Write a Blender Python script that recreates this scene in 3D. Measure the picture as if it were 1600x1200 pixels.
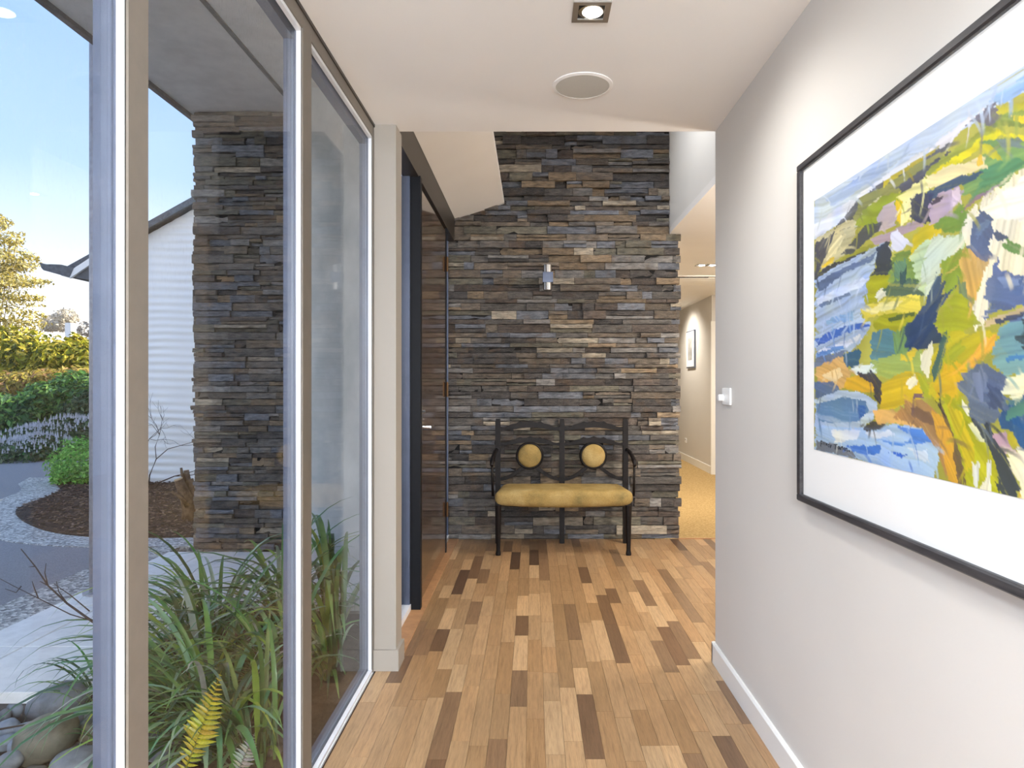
import bpy, math, random
import numpy as np
from mathutils.geometry import tessellate_polygon
from mathutils import Vector, Matrix, Euler, noise as mnoise

for _o in list(bpy.data.objects):
    bpy.data.objects.remove(_o)
SC = bpy.context.scene
COL = SC.collection
PI = math.pi

# ------------------------------------------------------------------ camera
F, CX, CY, H = 1050.0, 832.0, 598.0, 1.27
cam = bpy.data.cameras.new('camera')
cam.sensor_width = 36.0
cam.sensor_fit = 'HORIZONTAL'
cam.lens = F / 1600.0 * 36.0
cam.shift_x = -(CX - 800.0) / 1600.0
cam.shift_y = -(600.0 - CY) / 1600.0
cam.clip_start = 0.05
cam.clip_end = 500
camo = bpy.data.objects.new('camera', cam)
camo.location = (0, 0, H)
camo.rotation_euler = (PI / 2, 0, 0)
COL.objects.link(camo)
SC.camera = camo

# ------------------------------------------------------------------ world / sky
wd = bpy.data.worlds.new('sky')
SC.world = wd
wd.use_nodes = True
nt = wd.node_tree
nt.nodes.clear()
w_out = nt.nodes.new('ShaderNodeOutputWorld')
w_bg = nt.nodes.new('ShaderNodeBackground')
w_tc = nt.nodes.new('ShaderNodeTexCoord')
w_sep = nt.nodes.new('ShaderNodeSeparateXYZ')
w_ramp = nt.nodes.new('ShaderNodeValToRGB')
nt.links.new(w_tc.outputs['Generated'], w_sep.inputs[0])
nt.links.new(w_sep.outputs['Z'], w_ramp.inputs[0])
nt.links.new(w_ramp.outputs[0], w_bg.inputs[0])
nt.links.new(w_bg.outputs[0], w_out.inputs[0])
cr = w_ramp.color_ramp
cr.elements[0].position = 0.0
cr.elements[0].color = (2.1, 1.95, 1.75, 1)
cr.elements[1].position = 1.0
cr.elements[1].color = (0.36, 0.51, 0.82, 1)
for p, c in ((0.05, (1.6, 1.54, 1.46)), (0.14, (0.68, 0.77, 0.92)), (0.26, (0.38, 0.54, 0.84)), (0.48, (0.25, 0.41, 0.75))):
    e = cr.elements.new(p)
    e.color = (*c, 1)
w_bg.inputs[1].default_value = 1.0

# ------------------------------------------------------------------ sun
sl = bpy.data.lights.new('sun', 'SUN')
sl.energy = 7.0
sl.angle = math.radians(0.8)
sl.color = (1.0, 0.86, 0.64)
so = bpy.data.objects.new('sun', sl)
sdir = Vector((math.cos(math.radians(27)) * math.cos(math.radians(14)),
               math.cos(math.radians(27)) * math.sin(math.radians(14)), math.sin(math.radians(27))))
so.rotation_euler = sdir.to_track_quat('Z', 'Y').to_euler()
so.location = sdir * 40
COL.objects.link(so)

# ------------------------------------------------------------------ exposure
vs = SC.view_settings
vs.view_transform = 'Standard'
vs.look = 'None'
vs.gamma = 1.0
vs.use_curve_mapping = False
vs.exposure = 0.75
LAMP = 1.5     # overall factor on the ceiling lamps

# ================================================================== helpers
def lin(c):
    return tuple(((v / 255) / 12.92 if v / 255 <= 0.04045 else ((v / 255 + 0.055) / 1.055) ** 2.4) for v in c)

def G(px, py, zg):
    """floor/ground point seen at that place of the photograph"""
    Y = F * (H - zg) / (py - CY)
    return ((px - CX) / F * Y, Y)

ORG = {}

class MB:
    def __init__(s):
        s.v = []; s.f = []; s.c = []
    def add(s, vs_, fs, col=None):
        b = len(s.v)
        s.v += [tuple(p) for p in vs_]
        s.f += [tuple(i + b for i in f) for f in fs]
        s.c += [col or (1, 1, 1)] * len(vs_)
    def box(s, x0, x1, y0, y1, z0, z1, col=None):
        s.add([(x0, y0, z0), (x1, y0, z0), (x1, y1, z0), (x0, y1, z0), (x0, y0, z1), (x1, y0, z1), (x1, y1, z1), (x0, y1, z1)],
              [(0, 3, 2, 1), (4, 5, 6, 7), (0, 1, 5, 4), (1, 2, 6, 5), (2, 3, 7, 6), (3, 0, 4, 7)], col)
        return s
    def prism(s, poly, axis, a0, a1, col=None):
        """extrude a polygon: axis 'y' -> poly in (x,z); 'x' -> (y,z); 'z' -> (x,y)"""
        n = len(poly)
        mk = {'y': lambda p, a: (p[0], a, p[1]), 'x': lambda p, a: (a, p[0], p[1]), 'z': lambda p, a: (p[0], p[1], a)}[axis]
        vs_ = [mk(p, a0) for p in poly] + [mk(p, a1) for p in poly]
        if n > 6:
            tr_ = tessellate_polygon([[Vector((p[0], p[1], 0)) for p in poly]])
            fs = [tuple(t) for t in tr_] + [tuple(i + n for i in reversed(t)) for t in tr_]
        else:
            fs = [tuple(range(n)), tuple(range(2 * n - 1, n - 1, -1))]
        fs += [(i, i + n, (i + 1) % n + n, (i + 1) % n) for i in range(n)]
        s.add(vs_, fs, col)
        return s
    def tube(s, pts, rad, seg=8, col=None, caps=True):
        pts = [Vector(p) for p in pts]
        n = len(pts)
        if not hasattr(rad, '__len__'):
            rad = [rad] * n
        vs_ = []
        up = Vector((0, 0, 1))
        for i, p in enumerate(pts):
            t = (pts[min(i + 1, n - 1)] - pts[max(i - 1, 0)]).normalized()
            r = up if abs(t.dot(up)) < 0.95 else Vector((1, 0, 0))
            a = t.cross(r).normalized()
            b = t.cross(a).normalized()
            for k in range(seg):
                an = 2 * PI * k / seg
                vs_.append(p + (a * math.cos(an) + b * math.sin(an)) * rad[i])
        fs = []
        for i in range(n - 1):
            for k in range(seg):
                k2 = (k + 1) % seg
                fs.append((i * seg + k, i * seg + k2, (i + 1) * seg + k2, (i + 1) * seg + k))
        if caps:
            fs.append(tuple(range(seg - 1, -1, -1)))
            fs.append(tuple((n - 1) * seg + k for k in range(seg)))
        s.add(vs_, fs, col)
        return s
    def lathe(s, prof, c, axis='z', seg=24, col=None):
        """profile list of (r, h) about axis through c"""
        vs_ = []
        for r, h in prof:
            for k in range(seg):
                a = 2 * PI * k / seg
                q = (r * math.cos(a), r * math.sin(a), h)
                if axis == 'y':
                    q = (q[0], q[2], q[1])
                elif axis == 'x':
                    q = (q[2], q[0], q[1])
                vs_.append((c[0] + q[0], c[1] + q[1], c[2] + q[2]))
        fs = []
        m = len(prof)
        for i in range(m - 1):
            for k in range(seg):
                k2 = (k + 1) % seg
                fs.append((i * seg + k, i * seg + k2, (i + 1) * seg + k2, (i + 1) * seg + k))
        fs.append(tuple(range(seg)))
        fs.append(tuple((m - 1) * seg + k for k in range(seg)))
        s.add(vs_, fs, col)
        return s
    def rbox(s, c, size, r, n=6, fn=None, col=None):
        """rounded box, grid n per face edge"""
        hx, hy, hz = [d / 2 for d in size]
        key = {}
        vs_ = []; fs = []
        def vert(p):
            k = tuple(round(q * n) for q in p)
            if k in key:
                return key[k]
            q = Vector((p[0] * hx, p[1] * hy, p[2] * hz))
            inner = Vector((max(-hx + r, min(hx - r, q.x)), max(-hy + r, min(hy - r, q.y)), max(-hz + r, min(hz - r, q.z))))
            d = q - inner
            if d.length > 1e-9:
                q = inner + d.normalized() * r
            q = fn(q) if fn else q
            key[k] = len(vs_)
            vs_.append((c[0] + q[0], c[1] + q[1], c[2] + q[2]))
            return key[k]
        for ax in range(3):
            for sg in (-1, 1):
                for i in range(n):
                    for j in range(n):
                        q = []
                        for (a, b) in ((i, j), (i + 1, j), (i + 1, j + 1), (i, j + 1)):
                            p = [0, 0, 0]
                            p[ax] = sg
                            # spacing concentrated near the edges
                            p[(ax + 1) % 3] = math.sin((a / n * 2 - 1) * PI / 2)
                            p[(ax + 2) % 3] = math.sin((b / n * 2 - 1) * PI / 2)
                            key_p = p
                            q.append(vert2(key, vs_, key_p, (ax, sg, a, b), n, hx, hy, hz, r, fn, c))
                        if sg < 0:
                            q.reverse()
                        fs.append(tuple(q))
        s.add(vs_, fs, col)
        return s
    def build(s, name, mat, parent=None, smooth=False, origin=None):
        if parent is not None:
            org = ORG[parent.as_pointer()]
        else:
            org = Vector(origin) if origin else Vector((0, 0, 0))
        me = bpy.data.meshes.new(name)
        me.from_pydata([(p[0] - org.x, p[1] - org.y, p[2] - org.z) for p in s.v], [], s.f)
        ca = me.color_attributes.new('col', 'FLOAT_COLOR', 'POINT')
        arr = np.ones((len(s.v), 4), dtype=np.float32)
        arr[:, :3] = np.array(s.c, dtype=np.float32)
        ca.data.foreach_set('color', arr.ravel())
        if smooth:
            me.polygons.foreach_set('use_smooth', [True] * len(me.polygons))
        me.materials.append(mat)
        me.update()
        o = bpy.data.objects.new(name, me)
        COL.objects.link(o)
        if parent is not None:
            o.parent = parent
        else:
            o.location = org
        ORG[o.as_pointer()] = org
        KEEP.append(o)
        return o

KEEP = []

def vert2(key, vs_, p, kk, n, hx, hy, hz, r, fn, c):
    k = tuple(round(q * 10000) for q in p)
    if k in key:
        return key[k]
    q = Vector((p[0] * hx, p[1] * hy, p[2] * hz))
    inner = Vector((max(-hx + r, min(hx - r, q.x)), max(-hy + r, min(hy - r, q.y)), max(-hz + r, min(hz - r, q.z))))
    d = q - inner
    if d.length > 1e-9:
        q = inner + d.normalized() * r
    q = fn(q) if fn else q
    key[k] = len(vs_)
    vs_.append((c[0] + q[0], c[1] + q[1], c[2] + q[2]))
    return key[k]

def tag(o, label, cat, group=None, kind=None):
    o['label'] = label
    o['category'] = cat
    if group:
        o['group'] = group
    if kind:
        o['kind'] = kind
    return o

def thing(name, loc, label, cat, group=None, kind=None):
    o = bpy.data.objects.new(name, None)
    o.empty_display_size = 0.1
    o.location = loc
    COL.objects.link(o)
    ORG[o.as_pointer()] = Vector(loc)
    KEEP.append(o)
    return tag(o, label, cat, group, kind)

# ------------------------------------------------------------------ materials
class Mat:
    def __init__(s, name):
        s.m = bpy.data.materials.new(name)
        s.m.use_nodes = True
        s.t = s.m.node_tree
        s.p = s.t.nodes['Principled BSDF']
        s.out = s.t.nodes['Material Output']
    def n(s, typ, **kw):
        nd = s.t.nodes.new(typ)
        for k, v in kw.items():
            setattr(nd, k, v)
        return nd
    def l(s, a, b):
        s.t.links.new(a, b)
    def set(s, **kw):
        names = {'base': 'Base Color', 'rough': 'Roughness', 'metal': 'Metallic', 'spec': 'Specular IOR Level', 'coat': 'Coat Weight', 'crough': 'Coat Roughness', 'trans': 'Transmission Weight'}
        for k, v in kw.items():
            if k == 'base':
                v = (*v, 1)
            s.p.inputs[names[k]].default_value = v
        return s
    def pos(s, scale=(1, 1, 1), obj=False):
        if obj:
            src = s.n('ShaderNodeTexCoord').outputs['Object']
        else:
            src = s.n('ShaderNodeNewGeometry').outputs['Position']
        mp = s.n('ShaderNodeMapping')
        mp.inputs['Scale'].default_value = scale
        s.l(src, mp.inputs[0])
        return mp.outputs[0]
    def noise(s, vec, scale, detail=4, rough=0.55):
        nd = s.n('ShaderNodeTexNoise')
        nd.inputs['Scale'].default_value = scale
        nd.inputs['Detail'].default_value = detail
        nd.inputs['Roughness'].default_value = rough
        s.l(vec, nd.inputs['Vector'])
        return nd.outputs['Fac']
    def ramp(s, fac, stops):
        r = s.n('ShaderNodeValToRGB')
        e = r.color_ramp.elements
        e[0].position, e[0].color = stops[0][0], (*stops[0][1], 1)
        e[1].position, e[1].color = stops[-1][0], (*stops[-1][1], 1)
        for p, c in stops[1:-1]:
            q = e.new(p)
            q.color = (*c, 1)
        s.l(fac, r.inputs[0])
        return r.outputs[0]
    def mix(s, a, b, fac, mode='MIX'):
        m = s.n('ShaderNodeMix', data_type='RGBA', blend_type=mode)
        for sock, v in ((m.inputs[6], a), (m.inputs[7], b)):
            if isinstance(v, tuple):
                sock.default_value = (*v, 1)
            else:
                s.l(v, sock)
        if isinstance(fac, (int, float)):
            m.inputs[0].default_value = fac
        else:
            s.l(fac, m.inputs[0])
        return m.outputs[2]
    def attr(s, name='col'):
        return s.n('ShaderNodeAttribute', attribute_name=name).outputs['Color']
    def base(s, sock):
        s.l(sock, s.p.inputs['Base Color'])
        return s
    def bump(s, sock, strength=0.3, dist=0.01):
        b = s.n('ShaderNodeBump')
        b.inputs['Strength'].default_value = strength
        b.inputs['Distance'].default_value = dist
        s.l(sock, b.inputs['Height'])
        s.l(b.outputs[0], s.p.inputs['Normal'])
        return s

def paint(name, rgb, rough=0.6, var=0.03, bump=0.04):
    m = Mat(name)
    m.set(rough=rough)
    v = m.pos()
    nz = m.noise(v, 1.3, 2)
    c = lin(rgb)
    m.base(m.ramp(nz, [(0.3, tuple(x * (1 - var) for x in c)), (0.7, tuple(min(1, x * (1 + var)) for x in c))]))
    m.bump(m.noise(v, 260, 2), bump, 0.002)
    return m.m

def plain(name, rgb, rough=0.5, metal=0.0, var=0.06, scale=8, spec=0.5, coat=0.0):
    m = Mat(name)
    m.set(rough=rough, metal=metal, spec=spec, coat=coat)
    c = lin(rgb)
    nz = m.noise(m.pos(), scale, 4)
    m.base(m.ramp(nz, [(0.3, tuple(x * (1 - var) for x in c)), (0.7, tuple(min(1, x * (1 + var)) for x in c))]))
    return m.m

M = {}
M['wall'] = paint('wall_paint', (211, 207, 201))
M['ceil'] = paint('ceiling_paint', (243, 241, 238))
M['white'] = paint('white_trim', (235, 233, 228), 0.4)
M['pilaster'] = paint('warm_paint', (158, 151, 141), 0.5)
M['taupe'] = plain('taupe_aluminium', (112, 104, 95), 0.45, 0.0, 0.05, 30)
M['silver'] = plain('silver_bead', (228, 230, 234), 0.35, 0.0, 0.03, 30)
M['grey_alu'] = plain('grey_aluminium', (92, 101, 122), 0.4, 0.3, 0.08, 12)
M['gasket'] = plain('black_gasket', (28, 27, 27), 0.7)
M['black'] = plain('black_joinery', (18, 19, 24), 0.5, spec=0.2)
M['brownblack'] = plain('dark_bronze', (48, 42, 37), 0.4)
M['chrome'] = plain('brushed_steel', (205, 205, 205), 0.25, 1.0, 0.03)
M['chrome_sat'] = plain('satin_nickel', (176, 172, 166), 0.35, 0.8, 0.04)
M['steel_post'] = plain('galvanised_steel', (150, 150, 156), 0.5, 0.2, 0.22, 26)
M['bronze'] = plain('hinge_bronze', (110, 85, 60), 0.35, 0.8)
M['concrete_lt'] = None

m = Mat('door_veneer'); m.set(rough=0.10, spec=0.6, coat=0.6, crough=0.06)
v = m.pos((12, 12, 0.7))
m.base(m.ramp(m.noise(v, 3, 5), [(0.3, lin((62, 46, 36))), (0.7, lin((92, 70, 54)))]))
M['door'] = m.m

m = Mat('slate'); m.set(rough=0.55, spec=0.5)
v = m.pos((6, 6, 22)); v2 = m.pos()
a = m.attr()
n1 = m.noise(v, 2.2, 6, 0.65)
shade = m.ramp(n1, [(0.28, (0.34, 0.34, 0.36)), (0.5, (0.95, 0.95, 0.95)), (0.72, (1.6, 1.55, 1.5))])
c1 = m.mix(a, shade, 1.0, 'MULTIPLY')
rust = m.ramp(m.noise(v2, 9, 5, 0.6), [(0.54, (0, 0, 0)), (0.70, (1, 1, 1))])
sepr = m.n('ShaderNodeSeparateColor'); m.l(rust, sepr.inputs[0])
mul = m.n('ShaderNodeMath', operation='MULTIPLY'); mul.inputs[1].default_value = 0.32
m.l(sepr.outputs[0], mul.inputs[0])
vf = m.pos((9, 9, 26))
fl = m.ramp(m.noise(vf, 9, 5, 0.7), [(0.56, (0, 0, 0)), (0.74, (1, 1, 1))])
sf_ = m.n('ShaderNodeSeparateColor'); m.l(fl, sf_.inputs[0])
mf = m.n('ShaderNodeMath', operation='MULTIPLY'); mf.inputs[1].default_value = 0.45
m.l(sf_.outputs[0], mf.inputs[0])
c1 = m.mix(c1, lin((190, 182, 168)), mf.outputs[0])
m.base(m.mix(c1, lin((128, 98, 66)), mul.outputs[0]))
m.bump(m.noise(v, 5, 8, 0.7), 1.0, 0.02)
M['slate'] = m.m
M['stone_back'] = plain('stone_backing', (30, 28, 27), 0.95)

m = Mat('parquet'); m.set(rough=0.33, spec=0.5)
a = m.attr()
sp = m.n('ShaderNodeSeparateColor'); m.l(a, sp.inputs[0])
addv = m.n('ShaderNodeVectorMath', operation='ADD')
geo = m.n('ShaderNodeNewGeometry')
cmb = m.n('ShaderNodeCombineXYZ')
mm = m.n('ShaderNodeMath', operation='MULTIPLY'); mm.inputs[1].default_value = 137.0
m.l(sp.outputs[0], mm.inputs[0]); m.l(mm.outputs[0], cmb.inputs[0]); m.l(mm.outputs[0], cmb.inputs[1])
m.l(geo.outputs['Position'], addv.inputs[0]); m.l(cmb.outputs[0], addv.inputs[1])
mp = m.n('ShaderNodeMapping'); mp.inputs['Scale'].default_value = (30, 1.6, 1)
m.l(addv.outputs[0], mp.inputs[0])
g1 = m.noise(mp.outputs[0], 3.0, 6, 0.6)
mp2 = m.n('ShaderNodeMapping'); mp2.inputs['Scale'].default_value = (220, 8, 1)
m.l(addv.outputs[0], mp2.inputs[0])
g2 = m.noise(mp2.outputs[0], 2.0, 3, 0.6)
c = m.mix(a, m.ramp(g1, [(0.25, (0.66, 0.62, 0.58)), (0.5, (1, 1, 1)), (0.8, (1.22, 1.2, 1.16))]), 1.0, 'MULTIPLY')
c = m.mix(c, m.ramp(g2, [(0.35, (0.72, 0.68, 0.64)), (0.55, (1.05, 1.05, 1.05))]), 0.7, 'MULTIPLY')
m.base(c)
m.bump(g2, 0.06, 0.002)
M['parquet'] = m.m
M['wood_trim'] = plain('oak_threshold', (176, 132, 92), 0.4, 0, 0.15, 20)
M['subfloor'] = plain('floor_joint', (58, 38, 25), 0.8)

m = Mat('carpet'); m.set(rough=0.95, spec=0.1)
v = m.pos()
m.base(m.ramp(m.noise(v, 55, 5, 0.7), [(0.3, lin((150, 122, 78))), (0.7, lin((205, 176, 125)))]))
m.bump(m.noise(v, 160, 3), 0.5, 0.006)
M['carpet'] = m.m

m = Mat('glass')
m.t.nodes.remove(m.p)
lw = m.n('ShaderNodeLayerWeight'); lw.inputs[0].default_value = 0.5
pw = m.n('ShaderNodeMath', operation='POWER'); pw.inputs[1].default_value = 4.5
m.l(lw.outputs['Facing'], pw.inputs[0])
ma = m.n('ShaderNodeMath', operation='MULTIPLY_ADD'); ma.inputs[1].default_value = 0.5; ma.inputs[2].default_value = 0.022
m.l(pw.outputs[0], ma.inputs[0])
tr = m.n('ShaderNodeBsdfTransparent'); tr.inputs[0].default_value = (0.985, 0.992, 0.990, 1)
gl = m.n('ShaderNodeBsdfGlossy'); gl.inputs['Roughness'].default_value = 0.0
mx = m.n('ShaderNodeMixShader')
m.l(ma.outputs[0], mx.inputs[0]); m.l(tr.outputs[0], mx.inputs[1]); m.l(gl.outputs[0], mx.inputs[2])
# dried water spots on the upper half of the panes
df = m.n('ShaderNodeBsdfDiffuse'); df.inputs[0].default_value = (0.85, 0.85, 0.85, 1)
v = m.pos((1, 1, 0.45))
spots = m.ramp(m.noise(v, 150, 2, 0.6), [(0.56, (0, 0, 0)), (0.72, (1, 1, 1))])
area = m.ramp(m.noise(m.pos(), 1.7, 2), [(0.42, (0, 0, 0)), (0.62, (1, 1, 1))])
geo = m.n('ShaderNodeNewGeometry'); sz = m.n('ShaderNodeSeparateXYZ'); m.l(geo.outputs['Position'], sz.inputs[0])
mr = m.n('ShaderNodeMapRange'); mr.inputs[1].default_value = 1.35; mr.inputs[2].default_value = 2.0; mr.inputs[4].default_value = 0.16
m.l(sz.outputs['Z'], mr.inputs[0])
k1 = m.n('ShaderNodeMath', operation='MULTIPLY'); k2 = m.n('ShaderNodeMath', operation='MULTIPLY')
m.l(spots, k1.inputs[0]); m.l(area, k1.inputs[1]); m.l(k1.outputs[0], k2.inputs[0]); m.l(mr.outputs[0], k2.inputs[1])
mx2 = m.n('ShaderNodeMixShader')
m.l(k2.outputs[0], mx2.inputs[0]); m.l(mx.outputs[0], mx2.inputs[1]); m.l(df.outputs[0], mx2.inputs[2])
m.l(mx2.outputs[0], m.out.inputs[0])
M['glass'] = m.m

m = Mat('picture_glass')
m.t.nodes.remove(m.p)
lw = m.n('ShaderNodeLayerWeight'); lw.inputs[0].default_value = 0.5
pw = m.n('ShaderNodeMath', operation='POWER'); pw.inputs[1].default_value = 5
m.l(lw.outputs['Facing'], pw.inputs[0])
ma = m.n('ShaderNodeMath', operation='MULTIPLY_ADD'); ma.inputs[1].default_value = 0.3; ma.inputs[2].default_value = 0.012
m.l(pw.outputs[0], ma.inputs[0])
tr = m.n('ShaderNodeBsdfTransparent')
gl = m.n('ShaderNodeBsdfGlossy'); gl.inputs['Roughness'].default_value = 0.35
mx = m.n('ShaderNodeMixShader')
m.l(ma.outputs[0], mx.inputs[0]); m.l(tr.outputs[0], mx.inputs[1]); m.l(gl.outputs[0], mx.inputs[2])
m.l(mx.outputs[0], m.out.inputs[0])
M['picture_glass'] = m.m

def emit(name, rgb, strength):
    m = Mat(name)
    m.set(base=(0.8, 0.8, 0.8))
    m.p.inputs['Emission Color'].default_value = (*rgb, 1)
    m.p.inputs['Emission Strength'].default_value = strength
    return m.m
M['lamp'] = emit('lamp_glow', (1.0, 0.95, 0.86), 14)

def stony(name, c0, c1, scale, bump, dist=0.01, rough=0.85, detail=6):
    m = Mat(name); m.set(rough=rough, spec=0.3)
    v = m.pos()
    m.base(m.ramp(m.noise(v, scale, detail, 0.65), [(0.32, lin(c0)), (0.68, lin(c1))]))
    m.bump(m.noise(v, scale * 1.7, 5, 0.7), bump, dist)
    return m.m
M['soffit'] = stony('fibre_cement_soffit', (206, 203, 198), (226, 223, 218), 5, 0.1)
M['fascia'] = stony('dark_fascia', (70, 70, 72), (100, 98, 98), 20, 0.3)
M['asphalt'] = stony('asphalt', (122, 121, 124), (160, 159, 162), 120, 0.6, 0.01, 0.9)
M['paver'] = stony('pale_paver', (226, 225, 222), (243, 242, 239), 14, 0.12, 0.004)
M['soil'] = stony('dark_soil', (44, 37, 33), (86, 72, 64), 30, 1.0, 0.03, 0.95)
M['concrete'] = None
m = Mat('concrete_render'); m.set(rough=0.8)
v = m.pos((1, 1, 0.6))
m.base(m.ramp(m.noise(v, 3.2, 7, 0.6), [(0.3, lin((176, 184, 188))), (0.55, lin((204, 209, 211))), (0.75, lin((226, 229, 229)))]))
m.bump(m.noise(v, 30, 4), 0.1, 0.003)
M['concrete'] = m.m
m = Mat('exposed_aggregate'); m.set(rough=0.85)
vo = m.n('ShaderNodeTexVoronoi'); vo.inputs['Scale'].default_value = 48
m.l(m.pos(), vo.inputs['Vector'])
sp = m.n('ShaderNodeSeparateColor'); m.l(vo.outputs['Color'], sp.inputs[0])
m.base(m.ramp(sp.outputs[0], [(0.0, lin((112, 110, 108))), (0.5, lin((168, 166, 162))), (1.0, lin((220, 218, 212)))]))
m.bump(vo.outputs['Distance'], 0.8, 0.012)
M['aggregate'] = m.m
M['wing_wall'] = paint('wing_white', (246, 245, 241), 0.7, 0.02, 0.05)
M['roof_far'] = plain('far_roof', (120, 128, 146), 0.7)
M['roof_edge'] = plain('weathered_metal', (84, 92, 100), 0.6, 0.2, 0.4, 25)

def attr_mat(name, rough=0.6, mul=None, spec=0.4, translucent=0.0, var=0.25, scale=25):
    m = Mat(name); m.set(rough=rough, spec=spec)
    a = m.attr()
    c = m.mix(a, m.ramp(m.noise(m.pos(), scale, 3), [(0.3, (1 - var,) * 3), (0.7, (1 + var,) * 3)]), 1.0, 'MULTIPLY')
    m.base(c)
    if translucent:
        t = m.n('ShaderNodeBsdfTranslucent')
        m.l(c, t.inputs[0])
        x = m.n('ShaderNodeMixShader'); x.inputs[0].default_value = translucent
        m.l(m.p.outputs[0], x.inputs[1]); m.l(t.outputs[0], x.inputs[2])
        m.l(x.outputs[0], m.out.inputs[0])
    return m.m
M['foliage'] = attr_mat('foliage', 0.55, translucent=0.35, var=0.2, scale=8)
M['bark'] = stony('bark', (74, 58, 46), (128, 106, 86), 18, 0.8, 0.02)
M['bark_twig'] = plain('twig', (66, 54, 46), 0.8)
M['cutwood'] = plain('cut_wood', (196, 172, 140), 0.8)
M['chip'] = attr_mat('mulch_chip', 0.9)
# leaf material uses the object's own colour
m = Mat('strap_leaf'); m.set(rough=0.30, spec=0.55)
oi = m.n('ShaderNodeObjectInfo')
v = m.pos((1, 1, 1), obj=True)
c = m.mix(oi.outputs['Color'], m.ramp(m.noise(v, 9, 3), [(0.3, (0.75, 0.78, 0.72)), (0.7, (1.25, 1.2, 1.2))]), 1.0, 'MULTIPLY')
m.base(c)
t = m.n('ShaderNodeBsdfTranslucent'); m.l(c, t.inputs[0])
x = m.n('ShaderNodeMixShader'); x.inputs[0].default_value = 0.25
m.l(m.p.outputs[0], x.inputs[1]); m.l(t.outputs[0], x.inputs[2]); m.l(x.outputs[0], m.out.inputs[0])
M['leaf'] = m.m
m = Mat('river_stone'); m.set(rough=0.55)
oi = m.n('ShaderNodeObjectInfo')
v = m.pos()
c = m.mix(oi.outputs['Color'], m.ramp(m.noise(v, 14, 6, 0.65), [(0.28, (0.62, 0.62, 0.6)), (0.5, (1, 1, 1)), (0.75, (1.35, 1.33, 1.3))]), 1.0, 'MULTIPLY')
m.base(c)
m.bump(m.noise(v, 60, 4), 0.15, 0.004)
M['pebble'] = m.m

m = Mat('black_lacquered_wood'); m.set(rough=0.5, spec=0.22)
m.base(m.ramp(m.noise(m.pos(), 30, 4), [(0.3, lin((14, 11, 11))), (0.7, lin((28, 22, 21)))]))
M['bench_wood'] = m.m
m = Mat('hide'); m.set(rough=0.75, spec=0.25)
v = m.pos()
c = m.ramp(m.noise(v, 5, 5, 0.6), [(0.30, lin((120, 106, 66))), (0.5, lin((162, 136, 82))), (0.72, lin((180, 158, 108)))])
c = m.mix(c, m.ramp(m.noise(v, 120, 4, 0.7), [(0.3, (0.72, 0.7, 0.66)), (0.7, (1.12, 1.12, 1.1))]), 0.8, 'MULTIPLY')
m.base(c)
m.bump(m.noise(v, 130, 5, 0.7), 0.7, 0.006)
M['hide'] = m.m
m = Mat('frame_wood'); m.set(rough=0.42)
v = m.pos((8, 1, 8))
m.base(m.ramp(m.noise(v, 14, 5), [(0.3, lin((38, 38, 42))), (0.7, lin((66, 64, 66)))]))
M['frame'] = m.m
M['mat_board'] = plain('mat_board', (243, 242, 239), 0.9, 0, 0.01)
m = Mat('oil_paint'); m.set(rough=0.5, spec=0.3)
m.base(m.attr())
m.bump(m.noise(m.pos((1, 30, 60)), 2, 5, 0.7), 0.25, 0.002)
M['canvas'] = m.m
M['ink'] = plain('ink', (34, 38, 46), 0.8)
M['grille'] = plain('speaker_cloth', (196, 194, 186), 0.85, 0, 0.03, 300)
M['plastic'] = plain('white_plastic', (244, 244, 242), 0.35, 0, 0.01)
M['sketch'] = plain('grey_sketch', (150, 148, 144), 0.8, 0, 0.35, 7)

rnd = random.Random(7)

# ================================================================== geometry constants
XG = -0.70       # inner face of the glazing
XR = 0.83        # right wall
XP = -0.603      # pilaster face
YE = 3.05        # end of the low ceiling
YS = 5.465       # stone wall face
ZC = 2.41        # low ceiling
ZH = 2.483       # hall ceiling
ZV = 3.46        # void ceiling
YB = -4.0        # room behind the camera

# ================================================================== room shell
def struct(name, mb, mat, label, cat, parent=None):
    o = mb.build(name, mat, parent)
    if parent is None:
        tag(o, label, cat, kind='structure')
    return o

struct('ceiling', MB().box(-0.80, 0.98, YB, YE, ZC, ZC + 0.06), M['ceil'], 'low white plaster ceiling over the near end of the corridor', 'ceiling')
struct('wall_right', MB().box(XR, XR + 0.12, YB, YE, 0, ZC + 0.02), M['wall'], 'warm white plaster wall on the right carrying the big landscape painting', 'wall')
mb = MB()
mb.prism([(XR - 0.014, 0), (XR, 0), (XR, 0.092), (XR - 0.007, 0.092), (XR - 0.014, 0.085)], 'y', YB, YE + 0.014)
mb.box(XR - 0.014, XR + 0.134, YE, YE + 0.014, 0, 0.09)
struct('baseboard_right', mb, M['white'], 'low white skirting along the foot of the right wall', 'skirting')
# wall behind the camera, with a wide window
mb = MB()
mb.box(-0.8, 0.95, YB - 0.12, YB, 2.3, ZC)
mb.box(-0.8, -0.62, YB - 0.12, YB, 0, 2.3); mb.box(0.75, 0.95, YB - 0.12, YB, 0, 2.3)
struct('wall_back', mb, M['wall'], 'white wall with a wide window behind the viewer', 'wall')

# pilaster between glazing and front door
mb = MB(); mb.box(-0.76, XP, 2.97, 3.095, 0, ZC)
struct('wall_pilaster', mb, M['pilaster'], 'narrow beige pier between the tall glazing and the front door', 'wall')
mb = MB(); mb.prism([(-0.70, 2.957), (XP + 0.013, 2.957), (XP + 0.013, 3.095), (-0.70, 3.095)], 'z', 0, 0.092)
struct('baseboard_pilaster', mb, M['pilaster'], 'short beige skirting wrapped around the narrow pier', 'skirting')

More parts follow.
